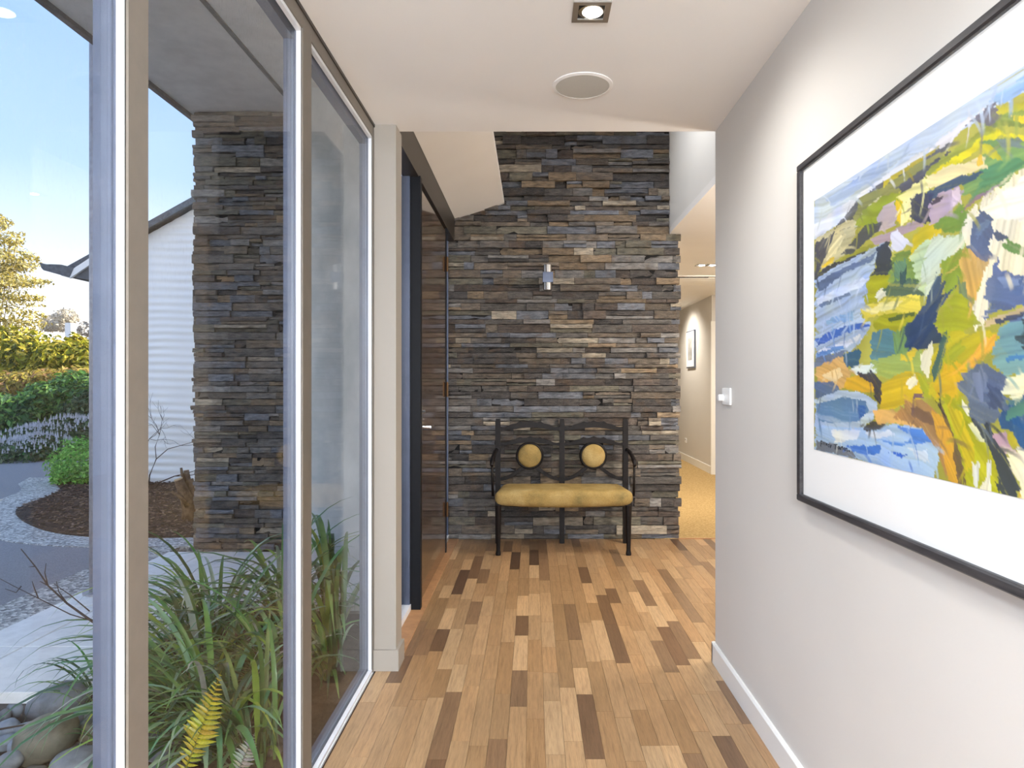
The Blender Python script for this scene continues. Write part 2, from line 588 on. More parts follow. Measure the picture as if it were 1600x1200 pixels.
# void above the entry
mb = MB()
mb.prism([(-0.630, 2.600), (-0.229, 2.727), (-0.229, 2.745), (-0.630, 2.63)], 'y', 3.0, YS + 0.05)
struct('ceiling_rake', mb, M['ceil'], 'small sloping white ceiling strip above the front door', 'ceiling')
struct('ceiling_void', MB().box(-0.80, 0.20, YE - 0.06, YS + 0.4, ZV, ZV + 0.04).box(0.90, 1.114 + 0.1, YE - 0.06, YS + 0.4, ZV, ZV + 0.04).box(0.20, 0.90, YE - 0.06, 3.45, ZV, ZV + 0.04).box(0.20, 0.90, 5.15, YS + 0.4, ZV, ZV + 0.04), M['ceil'], 'high white ceiling over the raised entry void', 'ceiling')
struct('wall_void_right', MB().box(1.114, 1.114 + 0.1, YE - 0.02, YS + 0.015, ZH + 0.05, ZV), M['white'], 'bright white upstand wall on the right of the raised void', 'wall')
struct('wall_void_front', MB().box(-0.80, 1.2, YE - 0.06, YE, ZC + 0.06, ZV), M['ceil'], 'white upstand above the end of the low ceiling', 'wall')
# hall beyond
struct('ceiling_hall', MB().box(1.114, 4.6, YE - 0.06, YS - 0.06, ZH, ZH + 0.05).box(1.118, 4.6, YS - 0.06, 12.6, ZH, ZH + 0.05), M['ceil'], 'flat white ceiling of the hall beyond the stone wall', 'ceiling')
mb = MB(); mb.box(2.48, 2.60, 9.30, 12.6, 0, ZH)
struct('wall_hall_right', mb, M['wall'], 'white hall wall with a small framed sketch', 'wall')
struct('baseboard_hall', MB().box(2.466, 2.48, 9.30, 12.6, 0, 0.11), M['white'], 'white skirting along the hall wall with the sketch', 'skirting')
struct('trim_1', MB().box(2.465, 2.56, 9.275, 9.30, 0, 2.12).box(2.47, 2.62, 9.262, 9.278, 0, 2.06), M['white'], 'white door architrave at the near end of the hall wall', 'trim')
struct('wall_hall_side', MB().box(2.60, 4.6, 9.32, 9.42, 0, ZH), M['wall'], 'white cross wall at the right of the hall doorway', 'wall')
struct('wall_hall_end', MB().box(1.0, 4.6, 12.5, 12.6, 0, ZH), M['wall'], 'white wall closing the far end of the hall', 'wall')
struct('wall_hall_left', MB().box(1.0, 1.1, YS + 0.34, 12.6, 0, ZH), M['wall'], 'white hall wall behind the stone wall', 'wall')
struct('wall_outer', MB().box(4.5, 4.62, YB - 0.2, 12.7, 0, 3.5).box(0.95, 4.5, YE - 0.06, YE, 0, ZH), M['wall'], 'outer white wall on the far right of the house', 'wall')

# ------------------------------------------------------------------ floor
floor = struct('floor', MB().box(-0.74, 4.5, YB, YS + 0.01, -0.12, -0.010), M['subfloor'], 'oak strip parquet floor of the corridor with mixed light and dark blocks', 'floor')
LT = [(0.50, 0.325, 0.172), (0.43, 0.270, 0.138), (0.395, 0.242, 0.120), (0.365, 0.220, 0.107), (0.33, 0.195, 0.092)]
DKc = [(0.235, 0.138, 0.072), (0.175, 0.098, 0.051), (0.11, 0.06, 0.034)]
r2 = random.Random(11)
pw_ = 0.0668
strips = []
x = -0.69
ci = 0
while x < 4.45:
    y = YB + r2.uniform(-0.5, 0)
    while y < YS:
        L = r2.choice((0.27, 0.34, 0.40, 0.46, 0.52)) * r2.uniform(0.9, 1.1)
        q = r2.random()
        c = r2.choice(LT) if q < 0.84 else (DKc[0] if q < 0.93 else (DKc[1] if q < 0.985 else DKc[2]))
        jit = r2.uniform(0.90, 1.08); wm = r2.uniform(0.97, 1.03)
        c = (c[0] * jit * wm, c[1] * jit, c[2] * jit / wm)
        y0, y1 = max(y, YB), min(y + L, YS)
        if y1 - y0 > 0.02:
            strips.append((x, min(x + pw_, 4.45), y0, y1, c))
        y += L
    x += pw_
    ci += 1
def stripbox(mb, s):
    g = 0.0005
    z = -0.0002 * r2.random()
    x0, x1, y0, y1 = s[0] + g, s[1] - g, s[2] + g, s[3] - g
    mb.box(x0, x1, y0, y1, -0.012, z, s[4])
near = [s for s in strips if s[3] > 2.14 and (s[0] < XR - 0.01 or (s[2] > 3.0 and s[0] < 0.2875 * s[3] - 0.13 + 0.15))]
near.sort(key=lambda s: -((s[3] - s[2]) / (max(2.15, s[2]) ** 2)))
nearset = set(id(s) for s in near[:300])
rest = MB()
for s in strips:
    if id(s) in nearset:
        mb = MB(); stripbox(mb, s); mb.build('parquet_block', M['parquet'], floor)
    else:
        stripbox(rest, s)
ro = rest.build('parquet_field', M['parquet'], floor); ro['kind'] = 'stuff'
struct('floor_hall', MB().box(1.0, 4.5, YS + 0.012, 12.6, -0.1, 0.004), M['carpet'], 'golden beige carpet in the hall beyond the stone wall', 'carpet')
struct('trim_2', MB().box(1.19, 4.5, YS - 0.006, YS + 0.014, -0.02, 0.006), M['wood_trim'], 'thin wooden strip where parquet meets carpet', 'trim')

# ------------------------------------------------------------------ stone walls
PAL = [((98, 94, 90), 5), ((104, 107, 114), 4), ((108, 98, 87), 4), ((126, 110, 90), 2.2), ((74, 70, 68), 4), ((156, 146, 130), 1.2), ((104, 100, 88), 3), ((126, 123, 120), 2), ((86, 77, 71), 3)]
PW = [w for _, w in PAL]
def make_stone(mb, r, x0, x1, z0, z1, yf, proud, dull=1.0):
    n = max(3, min(6, int((x1 - x0) / 0.045)))
    c = lin(r.choices([p for p, _ in PAL], PW)[0])
    k = r.uniform(0.75, 1.25) * dull * 1.22
    g = 0.0012
    x0 += g; x1 -= g; z0 += g * r.uniform(0.5, 1.8); z1 -= g * r.uniform(0.5, 1.8)
    rows = [(z0, 0.006), ((z0 * r.uniform(0.3, 0.7) + z1 * 1.0) / 1.0, 0)]
    f = r.uniform(0.35, 0.65)
    zz = [z0, z0 + (z1 - z0) * f, z1]
    tilt = r.uniform(-0.006, 0.006)
    vs_ = []
    for j in range(3):
        for i in range(n + 1):
            t = i / n
            xx = x0 + (x1 - x0) * t
            if 0 < i < n:
                xx += r.uniform(-0.25, 0.25) * (x1 - x0) / n
            edge = (j != 1)
            d = proud + tilt * (t - 0.5) + r.uniform(-0.0045, 0.0045) - (r.uniform(0.001, 0.006) if edge else 0) - (r.uniform(0, 0.004) if i in (0, n) else 0)
            z = zz[j]
            if edge and 0 < i < n:
                z += (1 if j == 0 else -1) * r.uniform(0, 0.0035)
            vs_.append((xx, yf - d, z))
    m_ = n + 1
    fs = []
    for j in range(2):
        for i in range(n):
            fs.append((j * m_ + i, j * m_ + i + 1, (j + 1) * m_ + i + 1, (j + 1) * m_ + i))
    ring = [i for i in range(m_)] + [m_ + n] + [2 * m_ + i for i in range(n, -1, -1)] + [m_]
    b = len(vs_)
    for i in ring:
        p = vs_[i]
        vs_.append((p[0], yf + 0.005, p[2]))
    L = len(ring)
    for q in range(L):
        q2 = (q + 1) % L
        fs.append((ring[q2], ring[q], b + q, b + q2))
    mb.add(vs_, fs, tuple(v * k for v in c))

def stone_field(r, xa, xb, za, zb, rag_l=0.0, rag_r=0.0, xb_fn=None):
    out = []
    z = za
    while z < zb - 0.01:
        # panels of four to five courses share their height
        hrow = min(r.choice((0.034, 0.040, 0.048, 0.056, 0.064, 0.070)) * r.uniform(0.9, 1.08), zb - z)
        right = (xb_fn(z) if xb_fn else xb) + r.uniform(-rag_r, rag_r)
        x = xa + r.uniform(-rag_l, rag_l)
        while x < right - 0.01:
            L = r.choice((0.09, 0.14, 0.18, 0.24, 0.30, 0.38)) * r.uniform(0.85, 1.15)
            x1 = x + L
            if right - x1 < 0.06:
                x1 = right
            if hrow > 0.054 and r.random() < 0.28:
                zs = z + hrow * r.uniform(0.4, 0.6)
                out.append((x, x1, z, zs)); out.append((x, x1, zs, z + hrow))
            else:
                out.append((x, x1, z, z + hrow))
            x = x1
        z += hrow
    return out

def stone_wall(root, r, field, yf, weight):
    field = sorted(field, key=lambda s: -weight(s))
    rest = MB()
    for i, s in enumerate(field):
        proud = r.choice((0.008, 0.014, 0.022, 0.032, 0.044)) + r.uniform(-0.004, 0.004)
        if i < 300:
            mb = MB(); make_stone(mb, r, *s, yf, proud); mb.build('stone', M['slate'], root)
        else:
            make_stone(rest, r, *s, yf, proud)
    if rest.v:
        o = rest.build('small_stones', M['slate'], root); o['kind'] = 'stuff'

r3 = random.Random(21)
YK = YS + 0.02
ws = struct('wall_stone', MB().box(-0.80, 1.17, YK, YK + 0.30, 0, ZH).box(-0.80, 1.114, YK, YK + 0.30, ZH, ZV), M['stone_back'], 'ledgestone feature wall of split slate strips behind the settee', 'wall')
fld = stone_field(r3, -0.76, 1.197, 0.0, 2.481, 0.0, 0.016) + stone_field(r3, -0.76, 1.112, 2.481, 3.44)
stone_wall(ws, r3, fld, YK, lambda s: (s[1] - s[0]) * (s[3] - s[2]) * (0.15 if (s[0] > -0.25 and s[1] < 0.73 and 0.36 < s[2] < 0.47) or s[2] > 3.28 or s[1] < -0.66 else 1) * (0.1 if s[2] > 2.62 and s[1] < -0.22 else 1))

r4 = random.Random(31)
wp = struct('wall_pillar', MB().box(-2.73, -1.55, YK, YK + 0.35, -0.2, 3.50), M['stone_back'], 'tall outdoor slate ledgestone pier under the grey soffit', 'wall')
fld = stone_field(r4, -2.755, -1.60, -0.12, 3.48, 0.016, 0.0)
stone_wall(wp, r4, fld, YK, lambda s: (s[1] - s[0]) * (s[3] - s[2]) * (0.1 if s[0] > -1.98 else 1))
# ragged return stones on the left side of the pier
mb = MB()
for s in stone_field(r4, YK, YK + 0.35, -0.12, 3.48):
    mb.box(-2.745 - r4.uniform(0.004, 0.03), -2.72, s[0], s[1] - 0.002, s[2], s[3] - 0.002, tuple(v for v in lin(r4.choices([p for p, _ in PAL], PW)[0])))
o = mb.build('return_stones', M['slate'], wp); o['kind'] = 'stuff'

# concrete blade wall beside the porch
mb = MB(); mb.prism([(-1.79, 5.00), (-1.14, 5.10), (-1.14, 5.26), (-1.79, 5.16)], 'z', -0.15, 3.48)
struct('wall_concrete', mb, M['concrete'], 'pale grey mottled concrete blade wall outside beside the front door', 'wall')

# ------------------------------------------------------------------ glazing on the left
ZT = 2.352
def pane_window(name, y0, y1, label):
    """frame members around y0..y1 (clear opening), glass pane inside"""
    w = thing(name, (-0.72, (y0 + y1) / 2, 0), label, 'window', kind='structure')
    MB().box(-0.725, -0.719, y0 - 0.006, y1 + 0.006, 0.004, ZT + 0.006).build('pane', M['glass'], w)
    # head: reveal bead and outer frame
    MB().box(-0.719, -0.705, y0, y1, ZT - 0.012, ZT).build('head_bead', M['silver'], w)
    MB().box(-0.757, -0.725, y0, y1, ZT - 0.036, ZT).build('head_outer_frame', M['grey_alu'], w)
    MB().box(-0.719, -0.703, y0, y1, 0.0, 0.012).build('sill_bead', M['silver'], w)
    MB().box(-0.757, -0.725, y0, y1, -0.02, 0.02).build('sill_outer_frame', M['grey_alu'], w)
    # jamb at the far side (near side of the next mullion) and at the near side
    MB().box(-0.719, -0.705, y1 - 0.003, y1, 0.012, ZT - 0.012).build('jamb_bead', M['silver'], w)
    MB().box(-0.757, -0.725, y1 - 0.006, y1, 0.02, ZT - 0.036).build('jamb_outer_frame', M['grey_alu'], w)
    MB().box(-0.719, -0.705, y0, y0 + 0.003, 0.012, ZT - 0.012).build('jamb_bead', M['silver'], w)
    MB().box(-0.757, -0.725, y0, y0 + 0.006, 0.02, ZT - 0.036).build('jamb_outer_frame', M['grey_alu'], w)
    return w
MULL = [(-2.6, -2.52), (-1.32, -1.24), (-0.02, 0.06), (1.163, 1.226), (2.047, 2.130)]
pane_window('window_1', 2.130, 2.945, 'tall floor to ceiling window pane next to the beige pier')
pane_window('window_2', 1.226, 2.047, 'tall window pane looking onto the strap-leaved plants and slate pier')
pane_window('window_3', 0.06, 1.163, 'tall window pane at the left edge looking onto drive and hedge')
pane_window('window_4', -1.24, -0.02, 'tall window pane beside the viewer, first behind the frame')
pane_window('window_5', -2.52, -1.32, 'tall window pane behind the viewer, second behind the frame')
fr = thing('window_frame_run', (-0.72, 0, 0), 'taupe and silver aluminium frame of the tall glazing on the left', 'window frame', kind='structure')
for (a, b) in MULL + [(2.945, 2.975), (-4.0, -3.9)]:
    md = MB().box(-0.705, XG, a + 0.0015, b - 0.0015, 0.0, ZC).build('mullion_face', M['taupe'], fr)
    MB().box(-0.7058, -0.7048, a - 0.0015, b + 0.0015, 0.0, ZT).build('gasket', M['gasket'], md)
    MB().box(-0.757, -0.7055, a, b, 0.0, ZC).build('mullion_core', M['grey_alu'], md)
MB().box(-0.757, XG - 0.0005, YB, 2.968, ZT, ZC + 0.02).build('head_face', M['taupe'], fr)
MB().box(XG - 0.001, XG + 0.004, YB, 2.968, ZC - 0.012, ZC).build('head_cover', M['brownblack'], fr)
MB().box(-0.757, -0.70, YB, 2.968, -0.05, -0.001).build('sill', M['silver'], fr)
MB().box(-0.757, -0.60, YB, YB + 0.1, 0, ZC).build('end_post', M['taupe'], fr)
# outer wall above the glazing
struct('wall_left', MB().box(-0.80, -0.757, YB - 0.12, YE, ZC - 0.03, 3.48), M['wall'], 'outside wall band above the tall glazing', 'wall')
# back window behind viewer
wb = thing('window_6', (0, YB - 0.05, 0), 'wide window in the wall behind the viewer', 'window', kind='structure')
MB().box(-0.62, 0.75, YB - 0.064, YB - 0.058, 0.05, 2.3).build('pane', M['glass'], wb)
MB().box(-0.62, 0.75, YB - 0.09, YB - 0.03, 0.0, 0.05).box(-0.62, -0.57, YB - 0.09, YB - 0.03, 0.05, 2.3).box(0.70, 0.75, YB - 0.09, YB - 0.03, 0.05, 2.3).build('frame', M['taupe'], wb)

# ------------------------------------------------------------------ front door
XD = -0.645
dr = thing('door_1', (XD, 4.4, 0), 'glossy dark timber front door reflecting the slate wall', 'door', kind='structure')
leaf = MB().box(XD - 0.055, XD, 3.797, 4.985, 0.012, 2.40).build('door_leaf', M['door'], dr)
jb = MB().box(-0.715, -0.623, 3.735, 3.79, 0.0, 2.42).build('door_jamb', M['black'], dr)
MB().box(-0.715, XD + 0.004, 4.99, 5.02, 0.0, 2.42).build('door_jamb', M['black'], dr)
MB().box(-0.72, -0.632, 3.095, YS - 0.02, 2.415, 2.60).build('door_head', M['brownblack'], dr)
MB().box(-0.80, -0.64, 3.095, YS - 0.02, 2.60, 2.75).build('door_head_band', M['black'], dr)
MB().box(-0.76, -0.600, 3.095, YS - 0.03, -0.005, 0.008).build('threshold', M['wood_trim'], dr)
# handle
hd = MB().rbox((XD + 0.005, 3.855, 1.05), (0.010, 0.042, 0.24), 0.004, 3).build('handle_plate', M['chrome_sat'], leaf)
MB().tube([(XD + 0.01, 3.86, 1.015), (XD + 0.055, 3.86, 1.015), (XD + 0.055, 3.98, 1.015)], 0.0095, 10).build('lever', M['chrome'], leaf)
MB().tube([(XD + 0.008, 3.862, 1.105), (XD + 0.03, 3.862, 1.105)], 0.012, 12).build('thumb_turn', M['chrome'], leaf)
MB().box(XD - 0.01, XD + 0.001, 3.7965, 3.80, 0.98, 1.06).build('latch_plate', M['black'], leaf)
for z in (0.33, 1.22, 2.15):
    MB().tube([(XD + 0.012, 4.988, z - 0.05), (XD + 0.012, 4.988, z + 0.05)], 0.009, 10).tube([(XD + 0.012, 4.988, z - 0.056), (XD + 0.012, 4.988, z + 0.056)], 0.006, 8).build('hinge', M['bronze'], dr)
# sidelights and clerestory
def sidelight(name, y0, y1, label):
    w = thing(name, (-0.70, (y0 + y1) / 2, 0), label, 'window', kind='structure')
    MB().box(-0.703, -0.697, y0 + 0.02, y1 - 0.02, 0.03, 2.40).build('pane', M['glass'], w)
    MB().box(-0.725, -0.675, y0, y0 + 0.03, 0.0, 2.415).build('stile', M['grey_alu'], w)
    MB().box(-0.725, -0.680, y1 - 0.014, y1, 0.0, 2.415).build('stile', M['grey_alu'], w)
    MB().box(-0.725, -0.675, y0, y1, 0.008, 0.04).build('bottom_rail', M['silver'], w)
sidelight('window_7', 3.097, 3.735, 'narrow clear sidelight between the pier and the black door jamb')
sidelight('window_8', 5.022, 5.435, 'narrow silver framed sidelight between front door and slate wall')
w = thing('window_9', (-0.72, 4.2, 2.75), 'high clerestory window above the front door', 'window', kind='structure')
MB().box(-0.724, -0.718, YE, YS, 2.75, ZV).build('pane', M['glass'], w)
MB().box(-0.75, -0.70, YE, YS, 2.75, 2.78).build('frame', M['black'], w)

w = thing('window_10', (0.5, 4.3, 3.62), 'added flat glass skylight to light the raised entry void', 'window', kind='structure')  # unseen roof opening, added to bring sky light into the void
MB().box(0.03, 0.97, 3.43, 5.17, 3.63, 3.64).build('pane', M['glass'], w)
MB().box(0.18, 0.20, 3.43, 5.17, ZV, 3.63).box(0.90, 0.97, 3.43, 5.17, ZV, 3.63).box(0.05, 0.95, 3.43, 3.45, ZV, 3.63).box(0.05, 0.95, 5.15, 5.17, ZV, 3.63).build('shaft', M['white'], w)

# ------------------------------------------------------------------ roof, soffit, eaves
struct('roof', MB().box(-2.83, 4.8, YB - 0.8, 3.45, 3.50, 3.62).box(-2.83, 0.05, 3.45, 5.15, 3.50, 3.62).box(0.95, 4.8, 3.45, 5.15, 3.50, 3.62).box(-2.83, 4.8, 5.15, 5.95, 3.50, 3.62).box(0.8, 4.8, 5.95, 12.9, 3.50, 3.62), M['fascia'], 'flat dark roof slab of the house', 'roof')
sf = thing('soffit', (-1.8, 3, 3.48), 'grey fibre cement soffit lining under the deep eave', 'soffit', kind='structure')
MB().box(-2.80, -1.905, YB, 5.9, 3.48, 3.50).build('panel', M['soffit'], sf)
MB().box(-1.895, -0.80, YB, 5.9, 3.48, 3.50).build('panel', M['soffit'], sf)
MB().box(-1.915, -1.885, YB, YS, 3.470, 3.485).build('cover_strip', M['fascia'], sf)
MB().box(-2.84, -2.80, YB, 5.95, 3.45, 3.63).build('fascia_board', M['fascia'], sf)
po = thing('steel_post', (-2.835, 4.39, -0.1), 'round galvanised steel post holding up the eave outside', 'post')
MB().tube([(-2.835, 4.39, -0.1), (-2.835, 4.39, 3.48)], 0.052, 20).build('shaft', M['steel_post'], po, smooth=True)
MB().lathe([(0.09, 0), (0.09, 0.012), (0.06, 0.014)], (-2.835, 4.39, -0.1)).build('base_plate', M['steel_post'], po)

# ================================================================== lamps
def spot(name, loc, target, power, angle=100, blend=0.8, col=(1.0, 0.985, 0.96), parent=None, size=0.05):
    l = bpy.data.lights.new(name, 'SPOT')
    l.energy = power * LAMP
    l.spot_size = math.radians(angle)
    l.spot_blend = blend
    l.color = col
    l.shadow_soft_size = size
    o = bpy.data.objects.new(name, l)
    d = Vector(target) - Vector(loc)
    o.rotation_euler = d.to_track_quat('-Z', 'Y').to_euler()
    if parent is not None:
        o.location = Vector(loc) - ORG[parent.as_pointer()]
        o.parent = parent
    else:
        o.location = loc
    COL.objects.link(o)
    return o

def downlight(x, y, zc, label, target, power, angle=110, group=None, s=0.057, col=(1.0, 0.985, 0.96)):
    t = thing('downlight', (x, y, zc), label, 'light', group)
    i = s * 0.70
    m_ = MB()
    z0, z1 = zc - 0.006, zc + 0.002
    m_.box(x - s, x + s, y - s, y - i, z0, z1).box(x - s, x + s, y + i, y + s, z0, z1).box(x - s, x - i, y - i, y + i, z0, z1).box(x + i, x + s, y - i, y + i, z0, z1)
    m_.build('trim_ring', M['chrome_sat'], t)
    MB().box(x - i, x + i, y - i, y + i, zc - 0.0012, zc - 0.0004).build('recess', M['gasket'], t)
    # tilted lamp head in the opening
    d = (Vector(target) - Vector((x, y, zc))).normalized()
    a = Vector((x, y, zc + 0.0)) 
    hb = MB().tube([a - d * 0.0, a + d * 0.004], [i * 0.93, i * 0.9], 24)
    MB().lathe([(i * 0.98, -0.0015), (i * 0.98, -0.004), (i * 0.80, -0.0045)], (x, y, zc)).build('lamp_housing', M['chrome'], t, smooth=False)
    MB().lathe([(i * 0.78, -0.0046), (i * 0.70, -0.0075), (i * 0.3, -0.009)], (x + i * 0.1, y, zc)).build('lamp_face', M['lamp'], t)
    spot('downlight_lamp', (x, y, zc - 0.03), target, power, angle, 0.85, col=col, parent=t)
    return t
downlight(0.18, 2.06, ZC, 'square satin downlight in the low ceiling, tilted to the painting', (0.80, 2.15, 1.0), 15, 125)
downlight(0.18, 0.95, ZC, 'square satin downlight in the ceiling above the viewer, near the painting', (0.80, 0.9, 1.2), 7, 100)
downlight(0.0, -0.6, ZC, 'added square satin fill downlight in the ceiling just behind the viewer', (0.0, -0.3, 0.0), 45, 160)  # out of view, added to fill the corridor with light
downlight(0.0, -2.2, ZC, 'added square satin fill downlight in the ceiling farthest behind the viewer', (0.0, -1.5, 0.0), 45, 160)  # second added fill lamp out of view
downlight(0.08, 4.25, ZV, 'added square fill downlight in the high void ceiling, above the settee on the left', (1.05, 4.5, 2.8), 19, 110)  # unseen lamp added to brighten the white upstand wall
downlight(1.00, 4.25, ZV, 'added square fill downlight in the high void ceiling, on the right', (0.75, 5.3, 1.0), 9, 120)  # unseen lamp added to wash the slate wall
def pendant(x, y, z, label, power, col=(0.87, 0.95, 1.05), zc=ZC):  # unseen globe lamps, added to brighten walls and ceilings
    t = thing('fill_pendant_lamp', (x, y, zc), label, 'lamp', 'added globe fill lamps')
    MB().lathe([(0.05, 0.0), (0.05, -0.02), (0.01, -0.025)], (x, y, zc)).build('canopy', M['chrome'], t)
    MB().tube([(x, y, zc - 0.02), (x, y, z + 0.14)], 0.004, 6).build('cord', M['gasket'], t)
    MB().lathe([(0.02, 0.16), (0.035, 0.155), (0.035, 0.125)], (x, y, z)).build('holder', M['chrome'], t)
    gm = MB().lathe([(0.02 + 0.11 * math.sin(PI * (k + 0.0) / 12), -0.13 * math.cos(PI * k / 12)) for k in range(0, 13)], (x, y, z), seg=24).build('globe', M['opal'], t, smooth=True)
    l = bpy.data.lights.new('fill_pendant_light', 'POINT'); l.energy = power * LAMP; l.color = col; l.shadow_soft_size = 0.14
    o = bpy.data.objects.new('fill_pendant_light', l); o.location = (0, 0, z - zc); o.parent = t
    COL.objects.link(o)
mo = Mat('fill_globe_glow'); mo.t.nodes.remove(mo.p)
tl = mo.n('ShaderNodeBsdfTransparent'); em = mo.n('ShaderNodeEmission'); em.inputs[1].default_value = 6; ad = mo.n('ShaderNodeAddShader')
mo.l(tl.outputs[0], ad.inputs[0]); mo.l(em.outputs[0], ad.inputs[1]); mo.l(ad.outputs[0], mo.out.inputs[0])
M['opal'] = mo.m
pendant(0.05, -1.15, 1.78, 'added white glass globe fill lamp nearest behind the viewer', 98)
pendant(0.05, -2.75, 1.78, 'added white glass globe fill lamp farther behind the viewer', 95)
pendant(2.3, 3.5, 1.75, 'added white glass globe fill lamp in the side room right of the entry', 34, (1, 0.93, 0.82), ZH)
# twin hall downlights
for x, lb in ((1.74, 'left one of the twin square hall downlights beyond the slate wall'), (1.85, 'right one of the twin square hall downlights beyond the slate wall')):
    downlight(x, 6.92, ZH, lb, (x + 0.5, 8.2, 0.0), 52, 140, 'twin hall downlights', col=(1, 0.92, 0.80))
downlight(1.9, 10.4, ZH, 'square hall downlight washing the wall with the small sketch', (2.4, 10.4, 1.2), 45, 130, col=(1, 0.92, 0.80))
downlight(1.75, 4.3, ZH, 'added square fill downlight over the parquet right of the entry void', (1.5, 4.5, 0.0), 45, 140, col=(1, 0.92, 0.80))  # unseen lamp added to brighten the side room

# ceiling speaker
cs = thing('ceiling_speaker', (0.192, 2.58, ZC), 'round flush speaker with grey cloth grille in the low ceiling', 'speaker')
MB().lathe([(0.116, 0.001), (0.116, -0.003), (0.103, -0.006), (0.1025, -0.003)], (0.192, 2.58, ZC), seg=48).build('rim', M['ceil'], cs)
MB().lathe([(0.1025, -0.001), (0.1020, -0.005), (0.06, -0.0062), (0.01, -0.0065)], (0.192, 2.58, ZC), seg=48).build('grille', M['grille'], cs)

# light switch
sw = thing('light_switch', (XR, 2.855, 1.21), 'small white dimmer switch plate on the right wall', 'switch')
MB().rbox((XR - 0.005, 2.855, 1.212), (0.010, 0.116, 0.072), 0.004, 4).build('plate', M['plastic'], sw)
MB().lathe([(0.015, 0.0), (0.0145, -0.018), (0.012, -0.021)], (XR - 0.009, 2.895, 1.205), axis='x', seg=20).build('knob', M['plastic'], sw)

# wall light on the stone
wl = thing('wall_light', (0.12, YS - 0.06, 2.11), 'brushed steel up and down cylinder light on the slate wall', 'wall light')
cxw, cyw = 0.1205, YS - 0.088
MB().lathe([(0.030, 0.0), (0.034, 0.002), (0.034, 0.060)], (cxw, cyw, 2.010), seg=24).build('lower_tube', M['chrome'], wl, smooth=False)
MB().lathe([(0.034, 0.0), (0.034, 0.060), (0.030, 0.062)], (cxw, cyw, 2.152), seg=24).build('upper_tube', M['chrome'], wl, smooth=False)
MB().rbox((cxw + 0.002, cyw + 0.01, 2.111), (0.084, 0.10, 0.084), 0.004, 3).build('bracket', M['grey_alu'], wl)
MB().box(cxw - 0.035, cxw + 0.035, cyw + 0.05, YS - 0.0, 2.075, 2.147).build('mount', M['grey_alu'], wl)

# hall details
hp = thing('framed_sketch', (2.48, 10.46, 1.5), 'small framed grey sketch on the far hall wall', 'picture')
MB().box(2.455, 2.479, 10.20, 10.72, 1.50, 2.08).build('frame', M['grey_alu'], hp)
MB().box(2.452, 2.456, 10.215, 10.705, 1.52, 2.06).build('mat_board', M['mat_board'], hp)
MB().box(2.450, 2.453, 10.33, 10.59, 1.62, 1.97).build('sketch', M['sketch'], hp)
oo = thing('wall_outlet', (2.48, 10.85, 0.34), 'small white power outlet low on the hall wall', 'outlet')
MB().rbox((2.475, 10.85, 0.34), (0.01, 0.12, 0.075), 0.003, 3).build('plate', M['plastic'], oo)
for yy in (10.815, 10.86):
    MB().box(2.466, 2.471, yy, yy + 0.025, 0.345, 0.36).build('rocker', M['chrome_sat'], oo)
vt = thing('ceiling_vent', (1.8, 7.75, ZH), 'long slot air vent with a louvred panel in the hall ceiling', 'vent')
MB().box(1.15, 2.02, 7.64, 7.74, ZH - 0.004, ZH + 0.001).build('slot', M['gasket'], vt)
MB().box(1.15, 2.10, 7.60, 7.64, ZH - 0.010, ZH).box(1.15, 2.10, 7.74, 7.78, ZH - 0.012, ZH).build('frame', M['white'], vt)
for k in range(5):
    MB().prism([(7.80 + k * 0.09, ZH - 0.002), (7.87 + k * 0.09, ZH - 0.022), (7.875 + k * 0.09, ZH - 0.018), (7.805 + k * 0.09, ZH)], 'x', 1.2, 2.2).build('louvre', M['white'], vt)

# ================================================================== settee
YR, YFt = 5.325, 4.95
bn = thing('settee', (0.232, 5.14, 0), 'black carved two-seat settee with hide seat and two round back pads', 'bench')
BW = M['bench_wood']
for xx in (-0.274, 0.2335, 0.736):
    MB().prism([(xx - 0.019, 0.0), (xx + 0.019, 0.0), (xx + 0.021, 0.40), (xx + 0.020, 0.96), (xx + 0.015, 0.985), (xx - 0.015, 0.985), (xx - 0.020, 0.96), (xx - 0.021, 0.40)], 'y', YR - 0.018, YR + 0.018).build('back_post', BW, bn)
for xx in (-0.252, 0.708):
    MB().tube([(xx, YFt, 0.0), (xx, YFt, 0.012), (xx, YFt, 0.03), (xx, YFt, 0.04), (xx, YFt, 0.20), (xx, YFt, 0.33), (xx, YFt, 0.37)],
              [0.019, 0.021, 0.017, 0.0155, 0.019, 0.023, 0.026], 10).build('front_leg', BW, bn, smooth=False)
MB().box(-0.27, 0.73, YFt - 0.015, YFt + 0.015, 0.368, 0.40).box(-0.27, -0.24, YFt, YR, 0.368, 0.40).box(0.70, 0.73, YFt, YR, 0.368, 0.40).box(-0.27, 0.73, YR - 0.012, YR + 0.012, 0.368, 0.40).build('seat_rail', BW, bn)
